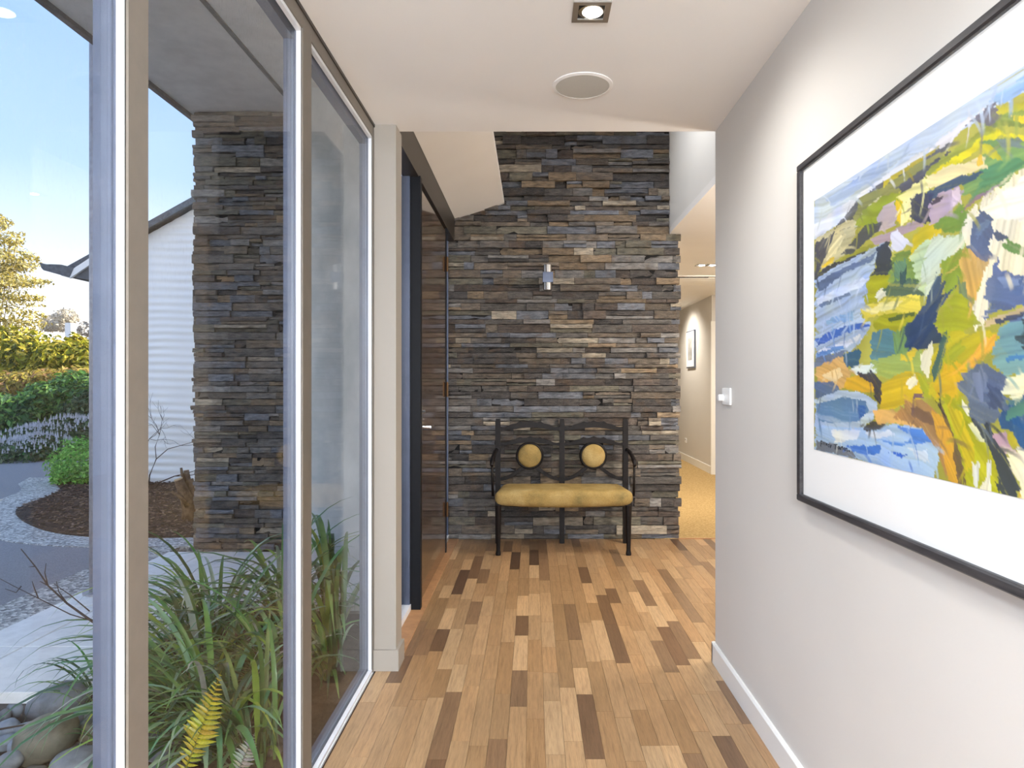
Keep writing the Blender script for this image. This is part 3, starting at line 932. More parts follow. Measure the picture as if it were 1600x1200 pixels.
def rail(x0, x1, ze, rise, thick, name):
    n = 36
    up, lo = [], []
    for i in range(n + 1):
        t = i / n
        x = x0 + (x1 - x0) * t
        s = math.sin(PI * t) ** 1.6
        b = abs(t - 0.5)
        sc = 0.011 * max(0, math.cos((t - 0.5) * 2 * PI / 0.17)) * (1 if b < 0.23 else 0)
        if b > 0.32:
            sc -= 0.010 * math.sin((b - 0.32) / 0.18 * PI)
        up.append((x, ze + rise * s + sc))
        lo.append((x, ze - thick + rise * 0.86 * s - (0.006 * math.sin(PI * t))))
    mb = MB()
    vs_ = []
    for (a, b) in zip(up, lo):
        vs_ += [(a[0], YR - 0.013, a[1]), (b[0], YR - 0.013, b[1]), (b[0], YR + 0.013, b[1]), (a[0], YR + 0.013, a[1])]
    fs = [(3, 2, 1, 0), (4 * n, 4 * n + 1, 4 * n + 2, 4 * n + 3)]
    for i in range(n):
        for k in range(4):
            k2 = (k + 1) % 4
            fs.append((4 * i + k, 4 * i + k2, 4 * i + 4 + k2, 4 * i + 4 + k))
    mb.add(vs_, fs)
    return mb.build(name, BW, bn)
for (x0, x1, xm) in ((-0.262, 0.222, -0.022), (0.245, 0.724, 0.482)):
    rail(x0, x1, 0.925, 0.036, 0.034, 'top_rail')
    rail(x0, x1, 0.800, 0.036, 0.028, 'middle_rail')
    zc = 0.693
    # ring and pad
    ring = MB()
    vs_, fs = [], []
    S1, S2 = 40, 8
    for i in range(S1):
        a = 2 * PI * i / S1
        for k in range(S2):
            b = 2 * PI * k / S2
            rr = 0.099 + 0.011 * math.cos(b)
            vs_.append((xm + rr * math.cos(a), YR - 0.004 + 0.020 * math.sin(b), zc + rr * math.sin(a)))
    for i in range(S1):
        for k in range(S2):
            fs.append((i * S2 + k, ((i + 1) % S1) * S2 + k, ((i + 1) % S1) * S2 + (k + 1) % S2, i * S2 + (k + 1) % S2))
    ring.add(vs_, fs)
    ring.build('medallion_ring', BW, bn, smooth=True)
    prof = [(0.094, 0.012), (0.095, -0.012), (0.090, -0.024), (0.078, -0.034), (0.055, -0.042), (0.03, -0.046), (0.008, -0.047)]
    MB().lathe(prof, (xm, YR, zc), axis='y', seg=36).build('medallion_pad', M['hide'], bn, smooth=True)
    for sg, xe in ((-1, x0), (1, x1)):
        pts = []
        for i in range(13):
            t = i / 12
            xs = xm + sg * 0.052
            x = xs + (xe - xs) * t
            z = 0.602 - 0.100 * math.sin(t * PI / 2) + 0.006 * t
            pts.append((x, YR, z))
        mb = MB()
        vs_, fs = [], []
        for i, p in enumerate(pts):
            a = pts[max(0, i - 1)]; b = pts[min(12, i + 1)]
            t = (Vector(b) - Vector(a)).normalized()
            nrm = Vector((-t.z, 0, t.x)) * (0.013 if sg > 0 else -0.013)
            for (s1, s2) in ((1, -1), (-1, -1), (-1, 1), (1, 1)):
                vs_.append((p[0] + nrm.x * s1, YR + 0.012 * s2, p[2] + nrm.z * s1))
        for i in range(12):
            for k in range(4):
                fs.append((4 * i + k, 4 * i + (k + 1) % 4, 4 * i + 4 + (k + 1) % 4, 4 * i + 4 + k))
        fs += [(3, 2, 1, 0), (48, 49, 50, 51)]
        mb.add(vs_, fs)
        mb.build('curved_brace', BW, bn)
for sg, xr in ((-1, -0.274), (1, 0.736)):
    pts = [(xr + sg * 0.008, YR, 0.742), (xr + sg * 0.018, YR - 0.10, 0.734), (xr + sg * 0.026, YR - 0.20, 0.706), (xr + sg * 0.030, YR - 0.27, 0.678), (xr + sg * 0.030, YR - 0.30, 0.650)]
    MB().tube(pts, [0.015, 0.014, 0.016, 0.018, 0.012], 8).build('arm_rest', BW, bn, smooth=True)
    MB().tube([(xr + sg * 0.029, YR - 0.275, 0.668), (xr + sg * 0.028, YR - 0.28, 0.56), (xr + sg * 0.024, YR - 0.28, 0.42)], [0.010, 0.008, 0.010], 8).build('arm_support', BW, bn, smooth=True)
def seatfn(q):
    k = 1.0 + 0.045 * (-q.y / 0.2)
    z = q.z
    if z > 0:
        z += 0.010 * math.cos(q.x * 2.6) * math.cos(q.y * 6) - 0.006
        z += 0.004 * mnoise.noise((q.x * 5, q.y * 5, 1))
    else:
        z += -0.012 * (1 - (q.x / 0.5) ** 2) * (1 if q.y < -0.1 else 0) + 0.006 * mnoise.noise((q.x * 8, q.y * 5, 3))
    return Vector((q.x * k, q.y - 0.010 * (1 - (q.x / 0.5) ** 2) * (1 if q.y < 0 else 0), z))
MB().rbox((0.231, 5.115, 0.422), (0.985, 0.395, 0.118), 0.050, 14, seatfn).build('seat_cushion', M['hide'], bn, smooth=True)

# ================================================================== big painting
pt = thing('framed_painting', (XR, 1.33, 0.914), 'large abstract coastal landscape painting in dark frame with wide white mat', 'painting')
fy0, fy1, fz0, fz1 = 0.62, 2.035, 0.914, 1.927
fx = 0.800
fw = 0.022
MB().prism([(fx, 0), (XR - 0.002, 0), (XR - 0.002, 0), (fx, 0)], 'y', 0, 0) if False else None
for nm, bxs in (('frame_top', (fy0, fy1, fz1 - fw, fz1)), ('frame_bottom', (fy0, fy1, fz0, fz0 + fw))):
    a, b, c, d = bxs
    MB().prism([(XR - 0.002, c), (fx + 0.004, c), (fx, c + 0.004), (fx, d - 0.004), (fx + 0.004, d), (XR - 0.002, d)], 'y', a, b).build('frame_rail', M['frame'], pt)
for a, b in ((fy0, fy0 + fw), (fy1 - fw, fy1)):
    MB().box(fx + 0.0003, XR - 0.002, a + 0.0003, b - 0.0003, fz0 + fw, fz1 - fw).build('frame_rail', M['frame'], pt)
MB().box(0.812, 0.816, fy0 + 0.01, fy1 - 0.01, fz0 + 0.01, fz1 - 0.01).build('mat_board', M['mat_board'], pt)
MB().box(0.8040, 0.8058, fy0 + fw, fy1 - fw, fz0 + fw, fz1 - fw).build('picture_glass', M['picture_glass'], pt)

XPT = 0.8115
def PP(px, py):
    Y = F * XPT / (px - CX)
    return (Y, H - (py - CY) * Y / F)

PATCHES = [
# colour, points as measured in the photograph's frame and carried onto the picture plane
((196, 212, 234), [(1272,300),(1600,95),(1640,80),(1640,150),(1555,168),(1500,208),(1480,218),(1440,248),(1385,282),(1345,312),(1325,342),(1300,358),(1272,376)]),
((226, 230, 240), [(1274,350),(1330,312),(1400,262),(1450,232),(1440,250),(1385,284),(1340,318),(1310,350),(1274,374)]),
((150, 185, 226), [(1545,158),(1600,118),(1640,95),(1640,130),(1600,142),(1560,168)]),
((172, 192, 224), [(1290,312),(1420,225),(1425,235),(1330,305),(1300,322)]),
((228, 224, 228), [(1468,218),(1520,180),(1552,162),(1510,197),(1468,240),(1440,252)]),
((92, 94, 102), [(1274,376),(1305,358),(1340,312),(1375,287),(1440,250),(1482,224),(1478,242),(1400,294),(1352,334),(1330,354),(1300,388),(1274,436)]),
((205, 196, 152), [(1275,373),(1320,347),(1346,342),(1332,372),(1320,398),(1300,412),(1284,428)]),
((72, 74, 88), [(1274,380),(1305,362),(1300,376),(1290,402),(1274,434)]),
((150, 152, 86), [(1345,307),(1390,287),(1440,252),(1480,235),(1450,282),(1400,304),(1375,334),(1360,352),(1338,357),(1334,337)]),
((190, 188, 156), [(1338,352),(1352,326),(1380,302),(1372,316),(1350,345)]),
((150, 166, 42), [(1337,354),(1345,332),(1380,306),(1412,300),(1402,322),(1376,342),(1372,352)]),
((80, 82, 102), [(1403,292),(1440,264),(1482,238),(1456,278),(1426,293),(1405,303)]),
((206, 190, 40), [(1380,284),(1440,246),(1462,232),(1458,240),(1410,272),(1384,290)]),
((242, 236, 160), [(1402,308),(1450,274),(1454,296),(1420,314)]),
((245, 206, 22), [(1400,314),(1413,311),(1409,348),(1400,349)]),
((250, 241, 172), [(1412,312),(1430,302),(1424,346),(1408,348)]),
((188, 174, 184), [(1384,320),(1401,312),(1401,353),(1375,361),(1369,341)]),
((172, 150, 162), [(1363,372),(1442,340),(1446,352),(1395,374),(1364,384)]),
((75, 80, 90), [(1340,366),(1355,350),(1379,347),(1373,361),(1350,380),(1335,394),(1314,397),(1330,381)]),
((240, 231, 184), [(1289,406),(1300,385),(1315,366),(1320,370),(1306,396),(1293,408)]),
((240, 206, 42), [(1285,415),(1300,402),(1303,408),(1288,418)]),
((150, 150, 52), [(1310,407),(1350,386),(1372,374),(1367,385),(1335,400),(1314,411)]),
((60, 65, 82), [(1274,432),(1290,416),(1312,409),(1357,390),(1352,399),(1300,427),(1275,438)]),
((176, 197, 228), [(1274,436),(1310,413),(1377,382),(1373,402),(1361,432),(1356,447),(1351,472),(1346,492),(1362,506),(1346,532),(1330,548),(1274,560)]),
((92, 112, 152), [(1274,444),(1300,427),(1350,404),(1372,392),(1366,407),(1320,427),(1280,457)]),
((206, 217, 236), [(1278,466),(1340,436),(1360,432),(1352,446),(1300,468),(1279,480)]),
((98, 118, 152), [(1282,474),(1330,456),(1332,460),(1284,480)]),
((140, 182, 224), [(1290,500),(1330,486),(1334,500),(1292,507)]),
((48, 98, 190), [(1275,531),(1300,516),(1345,504),(1362,508),(1320,521),(1275,542)]),
((228, 233, 242), [(1278,548),(1342,524),(1346,531),(1300,552)]),
((90, 140, 205), [(1276,552),(1320,538),(1322,543),(1278,560)]),
((120, 150, 72), [(1394,398),(1425,390),(1442,370),(1444,445),(1394,442),(1388,426)]),
((44, 54, 76), [(1371,386),(1391,374),(1396,401),(1393,421),(1385,434),(1363,432),(1371,406)]),
((226, 226, 237), [(1391,367),(1405,359),(1423,380),(1410,391),(1396,397)]),
((214, 194, 32), [(1424,372),(1440,356),(1472,349),(1472,363),(1447,381),(1442,402),(1424,408)]),
((168, 170, 24), [(1360,432),(1393,430),(1388,447),(1376,461),(1370,472),(1354,474),(1354,446)]),
((100, 140, 112), [(1398,411),(1416,405),(1416,437),(1400,442)]),
((84, 110, 92), [(1379,451),(1400,440),(1426,435),(1442,446),(1447,462),(1400,464),(1379,462)]),
((56, 84, 84), [(1406,430),(1416,412),(1418,440),(1406,442)]),
((240, 236, 204), [(1369,459),(1381,449),(1381,466),(1369,474)]),
((226, 210, 82), [(1343,482),(1385,466),(1442,460),(1442,492),(1430,504),(1400,487),(1350,498)]),
((238, 226, 150), [(1350,484),(1385,472),(1412,470),(1400,482),(1360,492)]),
((166, 166, 22), [(1362,508),(1380,491),(1432,488),(1432,507),(1400,518),(1374,528)]),
((80, 100, 52), [(1385,498),(1432,485),(1432,492),(1390,504)]),
((84, 136, 152), [(1360,522),(1385,512),(1400,521),(1420,506),(1424,568),(1362,570)]),
((124, 158, 84), [(1395,522),(1422,506),(1424,562),(1400,562)]),
((192, 212, 164), [(1424,398),(1450,372),(1514,366),(1507,391),(1470,407),(1461,452),(1450,464),(1434,442)]),
((218, 228, 200), [(1452,374),(1514,367),(1496,396),(1470,411),(1465,437),(1450,462),(1437,432)]),
((142, 166, 52), [(1470,412),(1495,399),(1512,394),(1502,432),(1492,457),(1475,462)]),
((50, 76, 112), [(1469,420),(1476,451),(1492,455),(1470,477),(1460,512),(1440,542),(1420,542),(1424,500),(1445,477)]),
((38, 62, 98), [(1418,507),(1445,487),(1477,459),(1462,502),(1472,532),(1445,548),(1418,544)]),
((238, 229, 202), [(1502,356),(1511,330),(1550,300),(1600,258),(1640,235),(1640,440),(1560,432),(1542,502),(1525,508),(1519,482),(1530,452),(1535,422),(1514,392)]),
((246, 240, 222), [(1520,340),(1600,275),(1640,262),(1640,330),(1590,350),(1545,335)]),
((214, 170, 92), [(1499,402),(1525,390),(1547,410),(1531,442),(1525,472),(1515,478),(1505,442)]),
((110, 130, 92), [(1497,432),(1508,436),(1514,476),(1500,462)]),
((170, 176, 32), [(1495,452),(1511,470),(1528,507),(1500,519),(1480,524),(1458,507),(1470,481)]),
((74, 94, 132), [(1510,387),(1520,355),(1538,333),(1557,345),(1556,371),(1545,386),(1552,396),(1541,407)]),
((112, 132, 164), [(1518,372),(1535,345),(1548,350),(1530,372)]),
((58, 74, 106), [(1559,360),(1577,370),(1566,380),(1555,366)]),
((95, 140, 62), [(1570,371),(1602,386),(1640,400),(1640,410),(1600,399),(1580,396),(1567,386)]),
((88, 108, 148), [(1543,442),(1561,401),(1563,425),(1602,431),(1640,436),(1640,470),(1600,477),(1560,487),(1542,502)]),
((120, 138, 172), [(1564,432),(1600,436),(1600,446),(1566,452)]),
((205, 181, 142), [(1538,504),(1600,478),(1640,470),(1640,478),(1600,487),(1544,513)]),
((62, 72, 102), [(1550,501),(1600,488),(1640,480),(1640,490),(1600,495),(1555,507)]),
((192, 182, 42), [(1553,167),(1602,146),(1640,135),(1640,170),(1600,176),(1560,182)]),
((130, 150, 72), [(1558,181),(1602,171),(1640,168),(1640,205),(1600,202),(1560,197),(1538,202),(1545,186)]),
((236, 206, 42), [(1580,181),(1604,181),(1640,184),(1640,196),(1602,193),(1582,189)]),
((110, 106, 122), [(1508,197),(1545,164),(1556,164),(1562,186),(1545,197),(1525,187)]),
((150, 160, 62), [(1448,267),(1490,235),(1520,215),(1540,199),(1564,200),(1532,226),(1512,247),(1480,262),(1452,278)]),
((114, 154, 92), [(1533,220),(1602,213),(1640,210),(1640,240),(1600,262),(1570,287),(1520,312),(1503,302),(1508,286),(1538,262)]),
((82, 138, 98), [(1540,262),(1600,244),(1600,258),(1560,286),(1525,300)]),
((216, 206, 22), [(1452,272),(1520,230),(1530,217),(1555,204),(1590,209),(1640,220),(1640,230),(1570,211),(1536,221),(1521,244),(1470,270)]),
((236, 222, 174), [(1450,277),(1475,262),(1536,244),(1540,263),(1500,277),(1453,295)]),
((240, 200, 60), [(1528,250),(1538,246),(1538,264),(1528,268)]),
((120, 136, 132), [(1560,219),(1592,214),(1604,231),(1564,232)]),
((206, 196, 42), [(1529,230),(1545,224),(1564,246),(1555,252)]),
((54, 84, 116), [(1448,298),(1500,276),(1537,267),(1522,281),(1500,291),(1454,312)]),
((44, 54, 96), [(1424,342),(1429,305),(1455,294),(1459,347),(1440,352)]),
((186, 166, 188), [(1452,316),(1470,300),(1502,291),(1502,316),(1480,337),(1456,352)]),
((214, 196, 210), [(1484,298),(1500,293),(1500,314),(1486,324)]),
((60, 52, 70), [(1458,314),(1476,306),(1474,314),(1462,320)]),
((110, 146, 62), [(1456,354),(1480,336),(1500,317),(1514,330),(1502,362),(1470,364)]),
((142, 112, 132), [(1518,312),(1572,284),(1546,302),(1503,332)]),
# lower half
((110, 125, 156), [(1274,560),(1322,547),(1316,561),(1274,575)]),
((236, 186, 112), [(1274,574),(1316,556),(1326,576),(1329,597),(1320,608),(1278,598)]),
((246, 222, 170), [(1284,586),(1312,574),(1318,590),(1300,598)]),
((44, 98, 130), [(1317,556),(1335,546),(1347,551),(1341,571),(1332,578),(1321,573)]),
((228, 238, 232), [(1328,577),(1372,566),(1377,581),(1340,588)]),
((162, 182, 92), [(1360,562),(1442,545),(1442,592),(1395,594),(1374,587)]),
((222, 176, 42), [(1323,592),(1345,585),(1367,590),(1370,614),(1345,612),(1318,607)]),
((224, 190, 32), [(1373,602),(1395,590),(1420,580),(1442,590),(1442,622),(1400,637),(1373,642)]),
((58, 58, 74), [(1338,582),(1362,579),(1380,600),(1373,632),(1364,617),(1362,597),(1345,590)]),
((92, 116, 152), [(1274,596),(1300,597),(1317,611),(1300,624),(1274,622)]),
((188, 208, 232), [(1274,624),(1310,610),(1345,611),(1372,631),(1367,652),(1345,672),(1300,670),(1274,668)]),
((94, 134, 170), [(1278,631),(1320,620),(1350,625),(1359,641),(1345,657),(1300,662),(1280,657)]),
((60, 105, 165), [(1338,632),(1356,636),(1354,648),(1344,654)]),
((176, 207, 242), [(1274,664),(1350,669),(1400,662),(1442,668),(1464,691),(1467,722),(1460,752),(1400,738),(1340,718),(1274,706)]),
((228, 235, 245), [(1300,671),(1345,673),(1341,687),(1304,692)]),
((230, 238, 248), [(1350,676),(1390,672),(1400,680),(1360,686)]),
((58, 118, 206), [(1323,696),(1376,697),(1378,711),(1340,709)]),
((80, 136, 216), [(1368,686),(1420,691),(1425,682),(1400,665),(1442,672),(1457,691),(1440,694),(1400,696)]),
((28, 96, 200), [(1388,706),(1417,710),(1411,716)]),
((214, 228, 246), [(1420,700),(1452,706),(1450,722),(1428,716)]),
((120, 122, 124), [(1276,688),(1300,692),(1330,704),(1340,716),(1276,704)]),
((70, 65, 66), [(1349,669),(1360,659),(1387,659),(1381,669),(1355,674)]),
((230, 180, 102), [(1367,641),(1390,640),(1442,656),(1442,669),(1400,662),(1370,662)]),
((236, 206, 52), [(1404,556),(1431,544),(1426,564),(1407,564)]),
((246, 241, 208), [(1439,556),(1456,539),(1459,561),(1450,592),(1437,582)]),
((246, 241, 208), [(1417,596),(1430,582),(1433,601),(1421,612)]),
((172, 178, 40), [(1433,585),(1440,582),(1452,602),(1458,624),(1446,622)]),
((110, 85, 105), [(1430,616),(1444,612),(1444,622),(1430,622)]),
((196, 182, 32), [(1454,562),(1475,532),(1485,518),(1552,518),(1564,524),(1547,552),(1500,592),(1512,617),(1470,627),(1454,612)]),
((224, 180, 32), [(1459,602),(1480,560),(1512,575),(1496,607),(1501,622),(1464,622)]),
((160, 166, 40), [(1470,560),(1500,530),(1512,540),(1490,570)]),
((230, 170, 62), [(1540,525),(1563,518),(1557,542),(1520,577),(1514,562)]),
((60, 100, 96), [(1456,582),(1475,518),(1487,518),(1471,572),(1459,598)]),
((120, 165, 168), [(1548,562),(1555,525),(1575,505),(1602,498),(1640,490),(1640,572),(1602,583),(1570,588)]),
((70, 130, 180), [(1572,560),(1602,552),(1640,545),(1640,552),(1600,560),(1574,566)]),
((48, 58, 65), [(1593,506),(1603,498),(1640,500),(1640,545),(1600,548),(1594,540)]),
((236, 233, 194), [(1564,596),(1602,582),(1640,576),(1640,612),(1602,616),(1585,627),(1564,607)]),
((28, 84, 136), [(1560,647),(1602,620),(1640,600),(1640,740),(1602,726),(1590,692),(1564,672)]),
((90, 140, 112), [(1569,642),(1602,624),(1640,610),(1640,630),(1602,646),(1574,657)]),
((94, 109, 136), [(1495,602),(1515,580),(1533,562),(1570,590),(1566,611),(1584,626),(1566,647),(1545,667),(1514,652),(1512,621)]),
((128, 140, 162), [(1520,590),(1534,574),(1545,600),(1535,630),(1526,620)]),
((74, 88, 116), [(1540,600),(1562,606),(1570,626),(1548,640)]),
((176, 132, 82), [(1418,621),(1440,625),(1460,639),(1476,661),(1487,692),(1492,722),(1477,746),(1464,702),(1440,666),(1398,657)]),
((136, 104, 76), [(1420,634),(1450,642),(1462,662),(1450,662),(1425,650)]),
((226, 170, 52), [(1454,640),(1476,650),(1491,686),(1500,762),(1484,756),(1475,712),(1464,676)]),
((118, 94, 70), [(1464,625),(1476,640),(1496,690),(1507,722),(1514,766),(1498,762),(1491,692)]),
((184, 184, 26), [(1469,626),(1506,620),(1516,651),(1541,681),(1553,711),(1562,742),(1565,782),(1510,766),(1500,702)]),
((212, 190, 36), [(1482,640),(1500,636),(1520,690),(1528,730),(1512,735),(1498,690)]),
((236, 231, 174), [(1512,661),(1530,666),(1547,692),(1525,687)]),
((240, 240, 224), [(1519,731),(1531,725),(1528,764),(1519,762)]),
((240, 240, 228), [(1542,730),(1549,727),(1549,776),(1530,772),(1540,756)]),
((240, 236, 205), [(1504,625),(1512,630),(1514,650),(1506,646)]),
((246, 240, 206), [(1573,714),(1598,699),(1640,740),(1640,800),(1592,786),(1596,757),(1581,737)]),
((48, 58, 74), [(1519,656),(1545,665),(1561,690),(1577,716),(1581,741),(1594,757),(1590,786),(1566,782),(1558,732),(1547,701)]),
((186, 152, 168), [(1553,683),(1572,674),(1582,701),(1592,706),(1575,712),(1564,697)]),
((180, 170, 42), [(1573,681),(1585,677),(1597,701),(1585,702)]),
((44, 40, 44), [(1462,626),(1472,620),(1470,632),(1476,645),(1470,640)]),
]
py0, py1 = 0.76, 1.934
pz0, pz1 = 1.078, 1.793
NYp, NZp = 390, 240
ys = np.linspace(py0, py1, NYp)
zs = np.linspace(pz0, pz1, NZp)
YY, ZZ = np.meshgrid(ys, zs)
rng = np.random.default_rng(5)
def smooth_noise(ny, nz, gy, gz):
    g = rng.standard_normal((gz + 2, gy + 2))
    u = np.linspace(0, gy, ny); v_ = np.linspace(0, gz, nz)
    ui = u.astype(int); vi = v_.astype(int)
    fu = (u - ui); fv = (v_ - vi)
    fu = fu * fu * (3 - 2 * fu); fv = fv * fv * (3 - 2 * fv)
    a = g[np.ix_(vi, ui)]; b = g[np.ix_(vi, ui + 1)]; c_ = g[np.ix_(vi + 1, ui)]; d = g[np.ix_(vi + 1, ui + 1)]
    return (a * (1 - fu) + b * fu) * (1 - fv[:, None]) + (c_ * (1 - fu) + d * fu) * fv[:, None]
img = np.zeros((NZp, NYp, 3)) + np.array(lin((176, 172, 70)))
big = smooth_noise(NYp, NZp, 14, 9)
img += (big * 0.06)[..., None] * np.array((1, 1, 0.3))
# loose painterly filler toward the part beyond the photograph's edge
for k in range(60):
    yc, zc_ = rng.uniform(py0, 1.12), rng.uniform(pz0, pz1)
    a_, b_ = rng.uniform(0.02, 0.07), rng.uniform(0.02, 0.06)
    cc = [(236, 226, 190), (120, 150, 70), (90, 110, 150), (60, 95, 120), (214, 180, 60), (150, 180, 200)][int(rng.integers(6))]
    img[((YY - yc) / a_) ** 2 + ((ZZ - zc_) / b_) ** 2 < 1] = lin(cc)
def inside(poly, X, Z):
    res = np.zeros(X.shape, bool)
    n = len(poly)
    for i in range(n):
        x0, z0 = poly[i]; x1, z1 = poly[(i + 1) % n]
        if abs(z1 - z0) < 1e-9:
            continue
        cnd = ((z0 > Z) != (z1 > Z)) & (X < (x1 - x0) * (Z - z0) / (z1 - z0) + x0)
        res ^= cnd
    return res
for colr, pts in PATCHES:
    poly = [PP(*p) for p in pts]
    wob = 0.0016
    dx = smooth_noise(NYp, NZp, 70, 45) * wob + smooth_noise(NYp, NZp, 180, 110) * wob * 0.4
    dz = smooth_noise(NYp, NZp, 70, 45) * wob + smooth_noise(NYp, NZp, 180, 110) * wob * 0.4
    # brush direction: long axis of the patch
    P_ = np.array(poly); P_ = P_ - P_.mean(0)
    ev, evec = np.linalg.eigh(P_.T @ P_)
    t_ = evec[:, 1]
    across = (YY * -t_[1] + ZZ * t_[0]); along = YY * t_[0] + ZZ * t_[1]
    ph = rng.uniform(0, 50)
    curve = across + 0.05 * along ** 2 + smooth_noise(NYp, NZp, 20, 14) * 0.004
    tab = rng.standard_normal(400)
    idx = (curve * 260 + ph * 3)
    i0 = np.floor(idx).astype(int); fr_ = idx - i0
    st = tab[i0 % 400] * (1 - fr_) + tab[(i0 + 1) % 400] * fr_
    tab2 = rng.standard_normal(400)
    idx2 = curve * 90 + ph
    j0 = np.floor(idx2).astype(int); f2 = idx2 - j0
    st2 = tab2[j0 % 400] * (1 - f2) + tab2[(j0 + 1) % 400] * f2
    drag = 0.006 * st2 + 0.004 * st
    msk = inside(poly, YY + dx + t_[0] * drag, ZZ + dz + t_[1] * drag)
    if not msk.any():
        continue
    base_c = np.array(lin(colr))
    streak = 1 + 0.09 * st + 0.09 * st2
    cimg = base_c[None, None, :] * streak[..., None]
    tint = smooth_noise(NYp, NZp, 24, 16)
    cimg = cimg * (1 + 0.08 * tint[..., None] * np.array((1, 0.6, -0.6)))
    op = 0.94 - 0.12 * (np.abs(st) > 1.3) - 0.5 * (st2 > 1.75)
    img = np.where(msk[..., None], cimg * op[..., None] + img * (1 - op[..., None]), img)
# loose overlaid strokes picking up neighbouring paint
for k in range(420):
    yc, zc_ = rng.uniform(py0, py1), rng.uniform(pz0, pz1)
    iy = int((yc - py0) / (py1 - py0) * (NYp - 1)); iz = int((zc_ - pz0) / (pz1 - pz0) * (NZp - 1))
    an = rng.uniform(0, PI)
    off = rng.uniform(0.012, 0.035)
    jy = int(np.clip(iy + off * math.cos(an) / (py1 - py0) * NYp, 0, NYp - 1)); jz = int(np.clip(iz + off * math.sin(an) / (pz1 - pz0) * NZp, 0, NZp - 1))
    cc = img[jz, jy] * rng.uniform(0.85, 1.15)
    al = (YY - yc) * math.cos(an) + (ZZ - zc_) * math.sin(an); ac = -(YY - yc) * math.sin(an) + (ZZ - zc_) * math.cos(an) + 4 * al ** 2
    la, wa = rng.uniform(0.015, 0.045), rng.uniform(0.002, 0.006)
    fall = np.clip(1 - (al / la) ** 2, 0, 1) * np.clip(1.4 * (1 - (ac / wa) ** 2), 0, 1)
    img = img + (cc - img) * (0.75 * fall)[..., None]
img = np.clip(img * 0.84, 0.01, 0.95)
vs_ = np.stack([np.full(YY.size, XPT - 0.0009), YY.ravel(), ZZ.ravel()], 1)
me = bpy.data.meshes.new('painted_sheet')
ii = np.arange(NYp * NZp).reshape(NZp, NYp)
qd = np.stack([ii[:-1, :-1].ravel(), ii[1:, :-1].ravel(), ii[1:, 1:].ravel(), ii[:-1, 1:].ravel()], 1)
org = ORG[pt.as_pointer()]
vloc = vs_ - np.array(org)
# thin board behind gives the sheet its thickness
bx = MB().box(XPT - 0.0008, 0.8125, py0, py1, pz0, pz1)
vall = [tuple(p) for p in vloc] + [(p[0] - org.x, p[1] - org.y, p[2] - org.z) for p in bx.v]
fall = [tuple(int(i) for i in q) for q in qd] + [tuple(i + len(vloc) for i in f) for f in bx.f]
me.from_pydata(vall, [], fall)
ca = me.color_attributes.new('col', 'FLOAT_COLOR', 'POINT')
arr = np.ones((len(vall), 4), dtype=np.float32)
arr[:len(vloc), :3] = img.reshape(-1, 3)
ca.data.foreach_set('color', arr.ravel())
me.materials.append(M['canvas'])
ps = bpy.data.objects.new('painted_sheet', me)
COL.objects.link(ps); ps.parent = pt; ORG[ps.as_pointer()] = org; KEEP.append(ps)
# signature strokes, from the photograph's lower left corner
S = lambda zx, zy: PP(1268 + zx / 20.0, 670 + zy / 20.0)
SIG = [[(310,365),(308,560)], [(310,375),(355,395)], [(312,455),(345,470)], [(385,410),(388,500)], [(430,425),(432,510)], [(470,440),(472,520)], [(472,445),(500,520),(502,450)],
       [(560,480),(530,500),(535,560),(575,570),(565,485)], [(600,490),(605,600)], [(605,600),(635,500)],
       [(715,495),(820,490)], [(765,490),(755,650)], [(880,550),(830,570),(835,630),(880,625),(885,555),(915,660)], [(930,560),(935,650)], [(935,590),(985,550),(1010,650)], [(1045,570),(1050,690)], [(1080,690),(1085,600),(1130,605),(1135,730)], [(1190,665),(1205,715)]]
mb = MB()
for st in SIG:
    pts = [S(*p) for p in st]
    mb.tube([(XPT - 0.0012, p[0], p[1]) for p in pts], 0.0011, 5)
mb.build('signature', M['ink'], ps)

# ================================================================== outdoors: ground
ZG = -0.10
struct('ground', MB().box(-120, 60, -30, 160, -0.40, -0.30), M['soil'], 'dark earth under the whole site', 'ground')
def slab(name, poly, z1, mat, label, cat, z0=-0.31):
    mb = MB(); mb.prism(poly, 'z', z0, z1)
    return struct(name, mb, mat, label, cat)
def offs(poly, d):
    out = []
    c = Vector((sum(p[0] for p in poly) / len(poly), sum(p[1] for p in poly) / len(poly)))
    for p in poly:
        v_ = Vector(p) - c
        out.append(tuple(c + v_ * (1 + d / v_.length)))
    return out
slab('driveway', [(-3.24, -20), (-3.24, 5.3), (-3.24, 12.2), (-30, 12.2), (-60, 12.2), (-60, -20)], ZG - 0.012, M['asphalt'], 'dark grey asphalt driveway curving past the house', 'driveway')
# aggregate kerb and mulch bed
def spline(pts, m=6):
    out = []
    for i in range(len(pts) - 1):
        p0, p1, p2, p3 = pts[max(0, i - 1)], pts[i], pts[i + 1], pts[min(len(pts) - 1, i + 2)]
        for k in range(m):
            t = k / m
            out.append(tuple(0.5 * (2 * p1[a] + (p2[a] - p0[a]) * t + (2 * p0[a] - 5 * p1[a] + 4 * p2[a] - p3[a]) * t * t + (3 * p1[a] - p0[a] - 3 * p2[a] + p3[a]) * t ** 3) for a in (0, 1)))
    return out + [pts[-1]]
bed_c = spline([(-2.70, 6.00), (-3.40, 5.96), (-3.95, 6.00), (-4.45, 6.20), (-5.00, 6.62), (-5.50, 7.15), (-5.72, 7.60), (-5.85, 8.10), (-6.05, 8.60), (-6.45, 9.10)])
bed = bed_c + [(-6.7, 9.6), (-2.5, 9.6), (-2.5, 6.0)]
